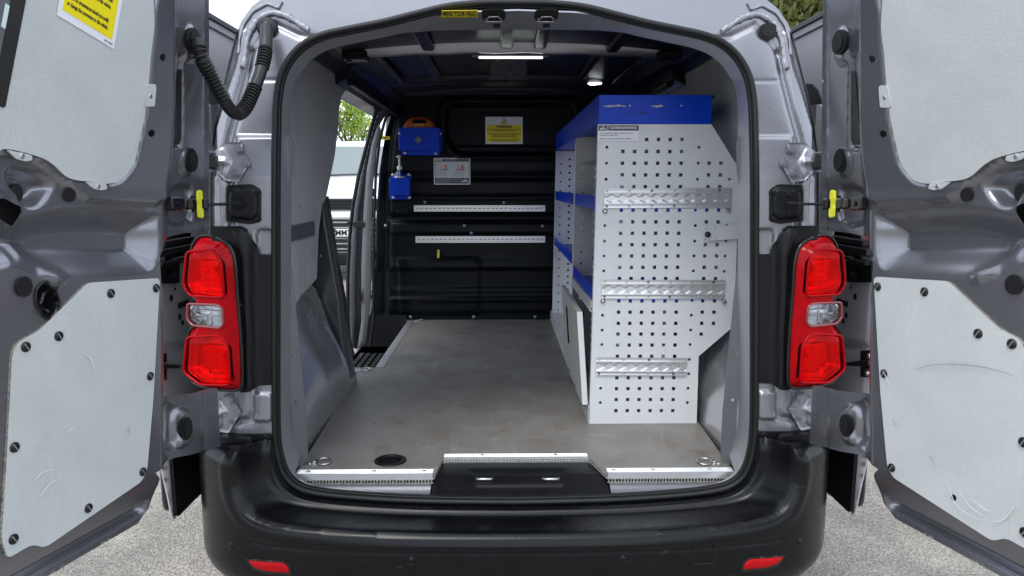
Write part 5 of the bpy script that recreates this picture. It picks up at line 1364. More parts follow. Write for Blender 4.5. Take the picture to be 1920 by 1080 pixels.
# warning sign on the window blank
Xd, Zd = np.array([1.0, 0, 0]), np.array([0, 0, 1.0])
YS = YB + .010
a, b = onY(910, 219, YS), onY(980, 270, YS)
s = MB(); s.prism([(a[0], YS - .001, a[2]), (b[0], YS - .001, a[2]), (b[0], YS - .001, b[2]), (a[0], YS - .001, b[2])], (0, .003, 0)); s.build('warning_sign', WLABEL, bo)
sw, sh = b[0] - a[0], a[2] - b[2]
s = MB(); s.box(a[0] + sw * .03, a[0] + sw * .965, YS - .0018, YS - .0011, b[2] + sh * .065, b[2] + sh * .71); s.build('sign_field', YLABEL, bo)
text('lettering', 'WARNING', sh * .125, (a[0] + sw * .5, YS - .0024, b[2] + sh * .635), Xd, Zd, INK, bo, bold=.0009)
for i, t in enumerate(['This conversion contains high voltage, high charge live', 'circuits running throughout the body.', '', 'There is a hazard to your safety by drilling or fitting', 'ancillary equipment, or adding additional', 'electrical components into this vehicle.', '', 'Under no circumstances should you modify', 'or change the conversion in this vehicle.']):
    if t: text('lettering', t, sh * .062, (a[0] + sw * .5, YS - .0024, b[2] + sh * (.545 - i * .0545)), Xd, Zd, INK, bo, bold=.0002, width=.95)
tri = [(0, .19), (-.115, 0), (.115, 0)]
s = MB(); s.prism([(a[0] + sw * .5 + x * sh * 1.15, YS - .0012, b[2] + sh * .735 + z * sh * 1.15) for x, z in tri], (0, -.0004, 0)); s.build('hazard_triangle', INK, bo)
s = MB(); s.prism([(a[0] + sw * .5 + x * sh * .80, YS - .0017, b[2] + sh * .757 + z * sh * .85) for x, z in tri], (0, -.0004, 0)); s.build('triangle_field', YLABEL, bo)
s = MB(); s.prism([(a[0] + sw * .5 + x * sh, YS - .0022, b[2] + sh * .765 + z * sh) for x, z in [(.012, .13), (-.022, .06), (.004, .062), (-.01, 0), (.028, .075), (.002, .078)]], (0, -.0004, 0)); s.build('bolt_symbol', INK, bo)
# instruction sign
YS = YB - .022
a, b = onY(813, 296, YS), onY(882, 346, YS); sw, sh = b[0] - a[0], a[2] - b[2]
def rect(n, x0, x1, z0, z1, d, m, r=0): 
    s = MB(); P = [(a[0] + sw * x0, b[2] + sh * z0), (a[0] + sw * x1, b[2] + sh * z0), (a[0] + sw * x1, b[2] + sh * z1), (a[0] + sw * x0, b[2] + sh * z1)]
    if r: P = rnd(P, r)
    s.prism([(x, YS - d, z) for x, z in P], (0, .0012 if d > .001 else .004, 0)); s.build(n, m, bo)
rect('instruction_sign', 0, 1, 0, 1, 0, WINK, .006); rect('sign_field', .025, .975, .035, .965, .0015, NAVY, .004)
rect('sign_page', .045, .96, .25, .86, .002, mat('page_grey', (.55, .56, .60), rough=.4)); rect('sign_tab', .035, .25, .90, .95, .002, WINK)
text('lettering', 'Manual Handling', sh * .055, (a[0] + sw * .45, YS - .0028, b[2] + sh * .925), Xd, Zd, WINK, bo)
text('lettering', 'LOAD SAFE', sh * .04, (a[0] + sw * .142, YS - .0028, b[2] + sh * .925), Xd, Zd, INK, bo)
for x0_, ink, tt in ((.10, GREENINK, 'Do'), (.56, REDINK, 'Do not')):
    text('lettering', tt, sh * .05, (a[0] + sw * (x0_ - .015), YS - .0028, b[2] + sh * .735), Xd, Zd, ink, bo)
    rect('picture_base', x0_ + .06, x0_ + .29, .545, .575, .0026, ink); rect('picture_frame', x0_ + .06, x0_ + .29, .745, .752, .0026, ink); rect('picture_crate', x0_ + .185, x0_ + .265, .578, .72, .0026, mat('print_orange', (.55, .22, .10), rough=.5)); rect('picture_figure', x0_ + .105, x0_ + .120, .578, .70, .0026, INK)
    for i in range(5): rect('printed_line', x0_ - .03, x0_ + .33 - (i % 3) * .06, .505 - i * .047, .517 - i * .047, .0026, mat('print_grey', (.2, .2, .22), rough=.5))
for i in range(4): rect('printed_line', .05, .76 - (i % 2) * .35, .195 - i * .04, .207 - i * .04, .0026, mat('print_pale', (.4, .41, .45), rough=.5))
text('lettering', 'BERTLI', sh * .085, (a[0] + sw * .86, YS - .0028, b[2] + sh * .12), Xd, Zd, WINK, bo, bold=.0006)
s = MB(); s.lathe((a[0] + sw * .865, YS - .002, b[2] + sh * .185), [(sh * .028, 0), (sh * .028, .001), (sh * .012, .001)], 14, (0, -1, 0)); s.build('logo_ring', WINK, bo)
# yellow name tape across the left trim
c = onY(719, 259, 2.44); s = MB(); s.frame(c, (1, 0, 0.02), (0, 1, 0), (0, 0, 1), .036, .0015, .0095); s.build('name_tape', YLABEL, bo)
text('lettering', 'MW 10713', .017, c + np.array([0, -.0024, 0]), Xd, Zd, INK, bo, bold=.0006, width=.72)

# ================================================================== THINGS ON THE BULKHEAD
YH = YB - .03
def bx_(name, x0, y0, x1, y1, dep, m, parent, Y=YH, bev=.003):
    a, b = onY(x0, y0, Y - dep), onY(x1, y1, Y - dep); s = MB(); s.box(a[0], b[0], Y - dep, Y, b[2], a[2], bev=bev); return s.build(name, m, parent), a, b
c = onY(786, 292, YH)
kit = empty('first_aid_holder', (c[0], YH, c[2]), 'blue metal first aid box holder fixed high on the black bulkhead', 'box holder')
fr, a, b = bx_('front_plate', 747, 239, 824, 282, .085, BLUE, kit)
s = MB(); e, f_ = onY(754, 281, YH - .06), onY(824, 291, YH - .06); s.box(e[0], f_[0], YH - .06, YH - .002, f_[2], e[2] - .002, bev=.002); s.build('lower_flange', BLUE, kit)
s = MB(); e, f_ = onY(818, 243, YH - .03), onY(829, 284, YH - .03); s.box(b[0] + .001, f_[0], YH - .03, YH - .001, f_[2], e[2], bev=.002); s.build('side_bracket', BLUE, kit)
for px, py, Y_ in ((749, 250, .088), (826, 251, .034), (760, 287, .064), (817, 288, .064)):
    c = onY(px, py, YH - Y_); s = MB(); s.lathe(c, [(.008, 0), (.007, .003), (.003, .005), (0, .003)], 12, (0, -1, 0)); s.build('bolt', STEEL, kit)
c = onY(784.5, 262, YH - .087)
s = MB()
for hx, hz in ((.020, .0055), (.0055, .020)): s.frame(c, (1, 0, 0), (0, 1, 0), (0, 0, 1), hx, .0008 if hx > hz else .0006, hz)
for ang in (math.pi / 4, -math.pi / 4): s.frame(c, (math.cos(ang), 0, math.sin(ang)), (0, 1, 0), (-math.sin(ang), 0, math.cos(ang)), .015, .0004, .004)
s.build('cross_cutout', mat('dull_green_print', (.16, .17, .09), rough=.6), kit)
# orange case standing in the holder
c = onY(786, 240, YH - .045)
case = empty('first_aid_case', (c[0], YH - .045, c[2] - .10), 'orange plastic case with carry handle standing in the blue holder', 'first aid case')
s = MB(); Y_ = YH - .05
o_ = cr([onY(x, y, Y_) for x, y in [(755, 243), (758, 233), (766, 224), (779, 220), (795, 220), (808, 226), (815, 236), (817, 244)]], 4, closed=False)
i_ = [onY(x, y, Y_) for x, y in [(800, 244)]]
outl = [(p[0], p[2]) for p in o_] + [(onY(817, 262, Y_)[0], onY(817, 262, Y_)[2]), (onY(755, 262, Y_)[0], onY(755, 262, Y_)[2])]
hl = rnd([tuple(onY(x, y, Y_)[[0, 2]]) for x, y in [(772, 226), (779, 224), (795, 224), (801, 228), (800, 232), (774, 232)]], .006)
relief('case_shell', outl, lambda u, v, h: (u, Y_ - h, v), ORANGE, case, .01, lambda V: feats(V, [('in', outl, .012, .012)]), holes=[hl], thick=.05)
s = MB(); e, f_ = onY(777, 231.5, Y_ - .012), onY(794, 236, Y_ - .012); s.box(e[0], f_[0], Y_ - .016, Y_ - .008, f_[2], e[2], bev=.001); s.build('latch_tab', mat('amber_tab', (.55, .25, .05), rough=.4), case)
# bottle holder and sanitiser bottle
c = onY(749, 374, YH)
hold = empty('bottle_holder', (c[0], YH, c[2]), 'small blue metal holder bolted to bulkhead carrying a pump bottle', 'bottle holder')
bp, a, b = bx_('pocket', 730, 333, 768, 367, .085, BLUE, hold)
s = MB(); e, f_ = onY(731, 366, YH - .01), onY(770, 374, YH - .01); s.box(e[0], f_[0], YH - .012, YH - .001, f_[2], e[2], bev=.002); e, f_ = onY(734, 327, YH - .01), onY(772, 336, YH - .01); s.box(e[0], f_[0], YH - .012, YH - .001, f_[2], e[2], bev=.002); s.build('back_plate', BLUE, hold)
for px, py in ((738, 370), (768, 370), (767, 328), (737, 328)):
    c = onY(px, py, YH - .013); s = MB(); s.lathe(c, [(.011, 0), (.010, .003), (.004, .006), (0, .003)], 14, (0, -1, 0)); s.build('bolt', STEEL, hold)
bc = onY(749.5, 333, YH - .045); bt = onY(748.5, 291, YH - .045)
base = b[2] + .01; H_ = bt[2] - base
bot = empty('sanitiser_bottle', (bc[0], YH - .045, base), 'clear plastic pump bottle with white pump top in the blue holder', 'bottle')
hz = bc[2] - base
s = MB(); s.lathe((bc[0], YH - .045, base), [(0, 0), (.030, 0), (.032, .006), (.032, hz + .006), (.030, hz + .020), (.022, hz + .036), (.013, hz + .042), (.013, hz + .048)], 24); s.build('bottle_body', BOTTLE, bot)
s = MB(); s.lathe((bc[0], YH - .045, base), [(.0325, .01), (.0327, .01), (.0327, hz + .006), (.0325, hz + .006)], 24); s.build('bottle_label', CREAM, bot)
s = MB(); s.lathe((bc[0], YH - .045, base), [(.015, hz + .046), (.015, hz + .066), (.012, hz + .068), (.006, hz + .069), (.006, H_ - .016), (.010, H_ - .015), (.010, H_ - .002), (0, H_)], 18)
s.cyl((bc[0], YH - .045, H_ + base - .008), (bc[0] - .012, YH - .075, H_ + base - .010), .005, .004, 10); s.build('pump_head', CREAM, bot)
s = MB(); s.cyl((bc[0], YH - .045, base + .01), (bc[0], YH - .045, base + hz + .05), .0035, n=8); s.build('dip_tube', CREAM, bot)

# ================================================================== SHELVING
SY = .505; SYM = 1.23; SYE = 2.44
def SP(px, py, Y=SY): p = onY(px, py, Y); return (float(p[0]), float(p[2]))
unit = empty('shelving_unit', (.45, 1.4, FZ), 'tall white perforated metal van shelving unit with blue top tray', 'shelving')
PO = [SP(*q) for q in [(1105, 796), (1122, 233), (1334, 233), (1388, 320), (1375, 612), (1310, 668), (1306, 797.5)]]
PO[0] = (PO[0][0], FZ + .001); PO[-1] = (PO[-1][0], FZ + .001)
xt = PO[1][0]; xb = PO[0][0]
def lean_x(z): return xb + (xt - xb) * (z - FZ) / (PO[1][1] - FZ)
rowy = [261.5, 284, 306, 328, 350, 372, 394, 416, 437.3, 458.8, 480, 501.3, 522.3, 543.3, 564.3, 585.3, 606.3, 626.5, 647, 668, 688.5, 708.5, 728.8, 749.3, 770]
def colx(i, y): return (1168 + 22.0 * i) + (y - 284) * (-.027 - .0010 * 0) + i * (y - 284) * -.0014
def rc(i, y): return (1329.5 + 22.2 * i) - (y - 306) * .046
HOLES = []
for r, y in enumerate(rowy):
    for i in range(6):
        HOLES.append(('s', SP(colx(i, y), y)))
    if 306 <= y <= 607:
        for i in range(2): HOLES.append(('s', SP(rc(i, y), y)))
    elif y == 626.5: HOLES.append(('s', SP(rc(0, y), y)))
cy = [276 + 30.2 * k - .06 * k * k for k in range(17)]
for y in (276, 306, 336, 366, 394, 423, 452, 480, 508, 536, 563.5, 591, 619, 646, 674, 701, 728, 755):
    HOLES.append(('c', SP(1138 - (y - 276) * .026, y)))
    if y != 394: HOLES.append(('c', SP(1310.5 - (y - 276) * .045, y)))
    else: HOLES.append(('c', SP(1304, y)))
for y in (336, 366, 394, 423, 452, 480, 509, 536): HOLES.append(('c', SP(1368 - (y - 336) * .058, y)))
def hole_poly(k, c, r=.0058):
    if k == 's': return [(c[0] - r, c[1] - r), (c[0] + r, c[1] - r), (c[0] + r, c[1] + r), (c[0] - r, c[1] + r)]
    return arc2(c[0], c[1], .0052, .0052, 10)
def perf(name, Y, holes, outline, m=WHITE, lbl=None):
    hl = [hole_poly(k, c) for k, c in holes]
    hl = [h for h in hl if inside(np.array(h), outline).all() and dist_path(np.array(h), outline, True).min() > .004]
    o = relief(name, outline, lambda u, v, h: (u, Y - h, v), m, unit, .05, None, holes=hl, thick=.0018, grid=False, smooth=False)
    return o
perf('end_panel', SY, HOLES, PO)
dx = .0
holes2 = [(k, c) for k, c in HOLES]
perf('divider_panel', SYM, holes2, PO, BEIGE); perf('far_panel', SYE, holes2, PO)
# folded front edges of the panels
for Y, m in ((SY, WHITE), (SYM, BEIGE), (SYE, WHITE)):
    s = MB(); a = np.array([xb, Y, FZ + .001]); b = np.array([xt, Y, PO[1][1]])
    dz = (b - a) / np.linalg.norm(b - a)
    s.frame((a + b) / 2 + np.array([.0012, .014 if Y < 2 else -.012, 0]), (1, 0, 0), (0, 1, 0), dz, .0012, .012, np.linalg.norm(b - a) / 2 - .001); s.build('panel_flange', m, unit)
    if Y == SYM:
        s = MB(); s.frame((a + b) / 2 + np.array([.004, .030, 0]), (1, 0, 0), (0, 1, 0), dz, .004, .016, np.linalg.norm(b - a) / 2 - .02); s.build('panel_flange', WHITE, unit)
# blue top tray: chipped end plate, long front lip, floor
zt0, zt1 = PO[1][1], SP(1122, 178)[1]
s = MB(); xr_ = SP(1335, 178)[0]
s.box(xt, xr_, SY - .004, SY - .001, zt0 + .001, zt1, bev=.0008); top_end = s.build('tray_end', BLUE_CH, unit)
s = MB(); s.box(xt, xt + .002, SY + .001, SYE + .01, zt0 + .001, zt1 - .001); s.box(xt + .002, xt + .010, SY, SYE + .01, zt1 - .003, zt1); s.build('tray_lip', BLUE, unit)
s = MB(); s.box(xt + .003, xr_, SY + .001, SYE + .01, zt0 + .004, zt0 + .006); s.build('tray_base', BLUE, unit)
s = MB(); s.box(xr_ - .002, xr_, SY + .001, SYE + .01, zt0 + .007, zt1); s.build('tray_back', BLUE, unit)
s = MB(); p = SP(1338, 180); s.box(xr_ + .001, xr_ + .012, SY + .01, SY + .05, p[1] - .008, zt1 + .001, bev=.002); s.build('tray_clip', BLACK, unit)
s = MB(); s.box(xt + .01, xt + .10, SYM - .09, SYM - .088, 1.50, zt0 - .001); s.build('tray_gusset', BEIGE, unit)
# scrapes through the blue paint
random.seed(8)
for x0_, x1_, y_, n in ((1131, 1173, 199, 14), (1222, 1243, 199, 8)):
    s = MB(); up, dn = [], []
    for i in range(n + 1):
        x = x0_ + (x1_ - x0_) * i / n; p = SP(x, y_ + math.sin(i * .5) * .8)
        t = .0010 + .0042 * math.sin(math.pi * (i + .3) / (n + .6)) * random.uniform(.35, 1)
        up.append((p[0], SY - .0048, p[1] + t)); dn.append((p[0], SY - .0048, p[1] - t * random.uniform(.5, 1)))
    s.prism(up + dn[::-1], (0, .0006, 0)); s.build('paint_scrape', SCRAPE, unit)
for k in range(7):
    s = MB(); x = random.uniform(1160, 1250); y = random.uniform(210, 215); L_ = random.uniform(8, 24); a, b = SP(x, y), SP(x + L_, y + random.uniform(-1.5, 1.5))
    s.prism([(a[0], SY - .0046, a[1]), (b[0], SY - .0046, b[1]), (b[0], SY - .0046, b[1] + .0009), (a[0], SY - .0046, a[1] + .0014)], (0, .0004, 0)); s.build('scuff_mark', INK, unit)
for px in (1181, 1277): p = SP(px, 198); s = MB(); s.lathe((p[0], SY - .004, p[1]), [(.0035, 0), (.003, .0015), (0, .001)], 10, (0, -1, 0)); s.build('tray_rivet', STEEL, unit)
# maintenance label
YL = SY - .0032
def lrect(n, x0, y0, x1, y1, d, m):
    a, b = SP(x0, y0), SP(x1, y1); s = MB(); s.prism([(a[0], YL - d, a[1]), (b[0], YL - d, a[1]), (b[0], YL - d, b[1]), (a[0], YL - d, b[1])], (0, .0005, 0)); return s.build(n, m, unit)
lrect('maintenance_label', 1121, 234.6, 1198, 264.3, 0, WLABEL); lrect('label_header', 1121.8, 235.2, 1139, 245, .0006, NAVY); lrect('label_header', 1140.2, 235.2, 1197.3, 245, .0006, NAVY)
def ltext(t, px, py, size, m, w=1.0, al='CENTER', bold=.0): p = SP(px, py); text('lettering', t, size, (p[0], YL - .0010, p[1]), Xd, Zd, m, unit, bold=bold, width=w, align=al)
ltext('ROUTINE MAINTENANCE', 1168.5, 240, .0105, WINK, .72, bold=.0003); ltext('BERTLI', 1130.3, 241.6, .0075, WINK, .85, bold=.0004)
p = SP(1130.3, 237.4); s = MB(); s.lathe((p[0], YL - .0006, p[1]), [(.0024, 0), (.0024, .0005), (.001, .0006)], 12, (0, -1, 0)); s.build('logo_ring', WINK, unit)
ltext('All moving parts of racking and equipment must be', 1124, 249.8, .0062, INK, .86, 'LEFT'); ltext('inspected on a regular basis.', 1124, 253.6, .0062, INK, .86, 'LEFT'); ltext('Tighten any loose screws and bolts if necessary.', 1124, 260, .0062, INK, .86, 'LEFT')
# three aluminium fixing rails across the end panel
def airline(x0, y0, x1, y1, dy):
    (ax_, az_), (bx2, bz_) = SP(x0, y0, SY - .006), SP(x1, y1, SY - .006)
    zc = (az_ + bz_) / 2; hw = (az_ - bz_) / 2; cx_ = (ax_ + bx2) / 2; hl_ = (bx2 - ax_) / 2; tilt_ = dy
    X_ = np.array([math.cos(tilt_), 0, math.sin(tilt_)]); Z_ = np.array([-math.sin(tilt_), 0, math.cos(tilt_)])
    out = [(-hl_, -hw), (hl_, -hw), (hl_, hw), (-hl_, hw)]
    ch = hw * .56
    def hf(V):
        u, v = V[:, 0], V[:, 1]; a = np.abs(v)
        h = np.where(a > ch, .003, .0012)
        h += .0025 * np.exp(-((a - ch) / .0016) ** 2)
        sc = ch * (.52 + .20 * np.cos(u * 2 * math.pi / .0375))
        h += .0024 * sst((a - sc) / .003 + .5) * (a < ch)
        h += .0012 * np.exp(-((a - hw * .97) / .0012) ** 2)
        return h
    o = relief('fixing_rail', out, lambda u, v, h: tuple(np.array([cx_, SY - .003 - h, zc]) + X_ * u + Z_ * v), ALU, unit, .0026, hf, thick=.002)
    k = 6 if hl_ > .18 else 4
    for i in range(k):
        for sg in (1, -1):
            t = -hl_ + 2 * hl_ * (i + .12) / (k - .35); c = np.array([cx_, SY - .0065, zc]) + X_ * t + Z_ * sg * hw * .78; s = MB()
            s.lathe(c, [(.0042, 0), (.0042, .001), (.002, .0016), (.0018, -.001), (0, -.001)], 12, (0, -1, 0)); s.build('rail_screw', STEEL if (i + (sg > 0)) % 3 else BLACK, o)
    return o
airline(1133, 353, 1370, 390, .006); airline(1129, 525, 1358, 560, -.004); airline(1118, 671, 1287, 704, -.010)
for px, py in ((1134, 396), (1365, 395), (1130, 564), (1357, 565)):
    p = SP(px, py); s = MB(); c = np.array([p[0], SY - .002, p[1]]); s.lathe(c, [(.0085, 0), (.0085, .002), (.006, .003), (.006, .008), (.004, .009), (0, .0085)], 16, (0, -1, 0)); s.build('panel_bolt', STEEL, unit)
# bracket holding the unit to the body side
q = [SP(*z) for z in [(1318, 425), (1336, 423), (1404, 420), (1404, 446), (1322, 451), (1317, 448)]]
s = MB(); s.prism([(x, SY - .014, z) for x, z in q], (0, .003, 0)); br = s.build('wall_bracket', WHITE, unit)
p = SP(1324, 439); s = MB(); s.lathe((p[0], SY - .014, p[1]), [(.009, 0), (.010, .004), (.009, .010), (.005, .013), (0, .013)], 18, (0, -1, 0)); s.build('bracket_knob', BLACK, br)
for px, py in ((1321, 429), (1338, 428), (1320, 448), (1339, 446)):
    p = SP(px, py); s = MB(); s.lathe((p[0], SY - .014, p[1]), [(.003, 0), (.003, .0008), (.0015, .0008), (.0015, .0001), (0, .0001)], 10, (0, -1, 0)); s.build('bracket_eyelet', STEEL, br)
# shelves (blue trays) in both bays
def shelf(name, Y0, Y1, z, lip, m=BLUE):
    x0 = lean_x(z) + .001; s = MB(); x1 = .735 if z > .93 else .635
    s.box(x0 + .002, x1, Y0, Y1, z - .002, z); s.box(x0, x0 + .002, Y0, Y1, z - .002, z + lip); s.box(x1 - .002, x1, Y0, Y1, z + .0005, z + .05)
    s.box(x0 + .002, x1 - .002, Y0, Y0 + .002, z + .0005, z + .03); return s.build(name, m, unit)
z1 = SP(1200, 394)[1]; z2 = SP(1200, 564.5)[1]
shelf('shelf', SY + .002, SYM - .002, z1, .048); shelf('shelf', SYM + .036, SYE - .026, z1, .048)
shelf('shelf', SY + .002, SYM - .002, z2, .045); zl = onX(1052, 482, xb)[2]
shelf('shelf', SYM + .036, SYE - .026, z2 + .045, .045)
# grey rounded front below the near blue shelf
zf = onX(1104, 560, xb)[2]; s = MB()
s.prism([(xb + .001, SY + .03, zf - .03), (xb + .001, SY + .03, z2 - .004), (xb + .012, SY + .03, z2 - .004), (xb + .012, SY + .03, zf - .035)], (0, SYM - SY - .034, 0))
s.tube([(xb + .006, SY + .03, zf - .034), (xb + .006, SYM - .004, zf - .034)], .008, 10); s.build('front_rail', BEIGE, unit)
# plinth along the floor
s = MB(); s.box(xb - .004, xb - .001, SY + .003, SYE + .10, FZ + .001, FZ + .055); s.box(xb - .004, xb + .05, SY + .003, SYE + .10, FZ + .056, FZ + .059); s.build('plinth', BEIGE, unit)
s = MB(); s.box(xb + .05, .63, SY + .003, SYE, FZ + .010, FZ + .012); s.build('base_tray', BEIGE, unit)
# tilted locker flap, hinged low on the plinth
yA, yB_ = SY + .025, SYM - .01
zb0 = FZ + .062
tp = onY(1091, 583, yA + .01); tX, tZ = tp[0], tp[2]
ddir = np.array([tX - (xb - .004), 0, tZ - zb0]); Lf = np.linalg.norm(ddir); ddir /= Lf; nf = np.array([-ddir[2], 0, ddir[0]])
s = MB(); cc = np.array([xb - .004, (yA + yB_) / 2, zb0]) + ddir * Lf / 2 + nf * .009
s.frame(cc, (0, 1, 0), ddir, nf, (yB_ - yA) / 2, Lf / 2, .009, bev=.002); flap = s.build('locker_flap', BEIGE, unit)
s = MB(); e = np.array([xb - .004, yA - .0008, zb0]) + ddir * Lf / 2 + nf * .009; s.frame(e, (0, 1, 0), ddir, nf, .0006, Lf / 2 - .001, .0095); s.build('flap_edge', WHITE, flap)
for t in (.06, .45, .80):
    c = np.array([xb - .012, yA + (yB_ - yA) * t + .03, zb0 + .004]); s = MB(); s.frame(c + np.array([0, 0, .012]), (1, 0, 0), (0, 1, 0), (0, 0, 1), .005, .020, .012, bev=.002); s.frame(c - np.array([0, 0, .016]), (1, 0, 0), (0, 1, 0), (0, 0, 1), .005, .014, .012, bev=.002); s.cyl(c - np.array([.004, .022, 0]), c + np.array([-.004, .022, 0]), .006, n=10); s.build('flap_hinge', BLACK, flap)
c = np.array([xb - .004, yA + (yB_ - yA) * .62, zb0]) + ddir * Lf * .62 + nf * .020; s = MB(); s.frame(c, ddir, (0, 1, 0), nf, .075, .012, .003, bev=.002); s.build('flap_latch', BLACK, flap)
c = np.array([xb + .004, yA + .30, zf - .10]); s = MB(); s.frame(c, (1, 0, 0), (0, 1, 0), (0, 0, 1), .006, .02, .012, bev=.003); s.build('flap_catch', BLACK, unit)
# loose things on the shelves
pc = onX(1055, 466, .36); zz = z2 + .045
s = MB(); s.tube([np.array([.36 + .0 * t, pc[1] + .10 * math.cos(t), zz + .012 + .085 * abs(math.sin(t))]) for t in np.linspace(0.05, math.pi - .05, 14)], 0, 8, rad=[(.030, .003)] * 14, flat=(1, 0, 0))
o = s.build('webbing_strap', mat('blue_webbing', (.015, .03, .28), rough=.7)); o['label'] = 'loop of blue webbing on the lower blue shelf of the far bay'; o['category'] = 'strap'
pc = onY(1110, 366, .95)
s = MB(); s.tube([np.array([pc[0] + .05 * (1 - math.cos(t)) * .9, .80 + .05 * t, z1 + .006 + .10 * math.sin(t)]) for t in np.linspace(0.05, math.pi - .05, 16)], .009, 10)
o = s.build('coiled_hose', mat('navy_hose', (.012, .02, .10), rough=.5)); o['label'] = 'dark blue curved hose on the upper blue shelf of the near bay'; o['category'] = 'hose'

# ================================================================== OUTSIDE
# parked white van facing the camera, seen through the left side opening
PY = 9.0
def pv(px, py, Y=PY): p = onY(px, py, Y); return (float(p[0]), float(p[2]))
X0 = pv(622, 434)[0] + .36
wv = empty('parked_van', (X0, PY + 2.4, 0), 'white van parked nose towards the camera beyond the open left side door', 'van')
z_roof, z_ws1, z_ws0, z_bon, z_g1, z_g0, z_b1, z_b0, z_gr0 = [pv(640, y)[1] for y in (252, 265, 331, 368, 372, 393, 396, 411, 470)]
sec = [(.93, .28, 0.0), (.95, z_g0, 0.0), (.95, z_bon, .06), (.93, z_ws0 - .02, .45), (.90, z_ws0, .62), (.80, z_ws1, 1.25), (.74, z_roof - .02, 1.45), (.60, z_roof, 1.75)]
s = MB()
rings = []
for y_add in (0, 4.6):
    pass
L = [[(X0 - w, PY + d, z), (X0 - w * .55, PY + d - .10 * (z < z_bon + .01), z + .0), (X0, PY + d - .13 * (z < z_bon + .01), z + .01), (X0 + w * .55, PY + d - .10 * (z < z_bon + .01), z), (X0 + w, PY + d, z)] for w, z, d in sec]
for a, b in zip(L, L[1:]): s.loft(a, b)
for i in (0, 4):
    for (w, z, d), (w2, z2_, d2) in zip(sec, sec[1:]):
        sg = -1 if i == 0 else 1
        s.add([(X0 + sg * w, PY + d, z), (X0 + sg * w2, PY + d2, z2_), (X0 + sg * w2, PY + 4.8, z2_), (X0 + sg * w, PY + 4.8, z)], [(0, 1, 2, 3)], True)
s.add([(X0 - .6, PY + 1.75, z_roof), (X0 + .6, PY + 1.75, z_roof), (X0 + .6, PY + 4.8, z_roof), (X0 - .6, PY + 4.8, z_roof)], [(0, 1, 2, 3)])
s.build('body', WPAINT, wv)
s = MB()
def wq(z, f=.9):
    for (w, za, d), (w2, zb2, d2) in zip(sec, sec[1:]):
        if za <= z <= zb2: t = (z - za) / (zb2 - za); return (w + (w2 - w) * t) * f, d + (d2 - d) * t
    return .6, 1.7
w0, d0 = wq(z_ws0 + .02); w1, d1 = wq(z_ws1 - .01)
s.add([(X0 - w0, PY + d0 - .02, z_ws0 + .02), (X0 + w0, PY + d0 - .02, z_ws0 + .02), (X0 + w1, PY + d1 - .02, z_ws1 - .01), (X0 - w1, PY + d1 - .02, z_ws1 - .01)], [(0, 1, 2, 3)])
s.build('windscreen', mat('pale_windscreen', (.16, .19, .19), rough=.06, coat=1.0), wv)
def fbox(n, zlo, zhi, hw, d, m, bev=.01, x=0, y=0): s = MB(); s.box(X0 + x - hw, X0 + x + hw, PY - .14 - d + y, PY - .06 + y, zlo, zhi, bev=bev); return s.build(n, m, wv)
g = fbox('grille', z_g0, z_g1, .62, .03, BLACK)
for i in range(3): s = MB(); zc = z_g0 + (z_g1 - z_g0) * (.2 + .3 * i); s.box(X0 - .6, X0 + .6, PY - .185, PY - .165, zc - .012, zc + .012, bev=.004); s.build('grille_bar', PLASTIC, g)
fbox('lower_grille', z_gr0, z_b0, .72, .03, BLACK)
for i in range(6):
    zc = z_gr0 + (z_b0 - z_gr0) * (i + .5) / 6; s = MB(); s.box(X0 - .7, X0 + .7, PY - .185, PY - .165, zc - .010, zc + .010, bev=.004); s.build('grille_bar', PINM, wv)
fbox('bumper_bar', z_b0 + .005, z_b1, .90, .05, WPAINT, .03); fbox('bumper_lip', .24, z_gr0 - .02, .86, .04, PLASTIC, .03)
pz1, pz0 = pv(640, 428)[1], pv(640, 442)[1]
pl = fbox('number_plate', pz0, pz1, .26, .07, WINK, .004)
text('lettering', 'MM73 KXV', (pz1 - pz0) * 1.02, (X0, PY - .213, (pz0 + pz1) / 2 - .002), Xd, Zd, INK, pl, bold=.003, width=.98)
for sg in (-1, 1):
    s = MB(); s.frame((X0 + sg * .78, PY - .06, (z_g1 + z_bon) / 2 - .02), (1, 0, 0), (0, 1, 0), (0, 0, 1), .15, .05, .10, bev=.04); s.build('headlight', mat('headlight_glass', (.5, .52, .55), rough=.08, coat=1), wv)
    s = MB(); s.frame((X0 + sg * 1.04, PY + .75, pv(655, 318)[1]), (1, 0, 0), (0, 1, 0), (0, 0, 1), .10, .07, .15, bev=.05); s.frame((X0 + sg * .93, PY + .78, pv(655, 318)[1] - .05), (1, 0, 0), (0, 1, 0), (0, 0, 1), .06, .02, .02); s.build('door_mirror', PLASTIC, wv)
    for y in (.85, 3.9):
        s = MB(); s.lathe((X0 + sg * .95, PY + y, .34), [(0, .02), (.20, .02), (.21, 0), (.32, 0), (.34, -.03), (.34, -.2), (0, -.2)], 28, (sg, 0, 0)); s.build('wheel', RUBBER, wv)
s = MB(); s.tube([(X0 - .5, PY + .60, z_ws0 + .03), (X0 + .25, PY + .58, z_ws0 + .05)], .012, 6); s.tube([(X0 + .1, PY + .60, z_ws0 + .03), (X0 + .75, PY + .60, z_ws0 + .06)], .012, 6); s.build('wiper', BLACK, wv)

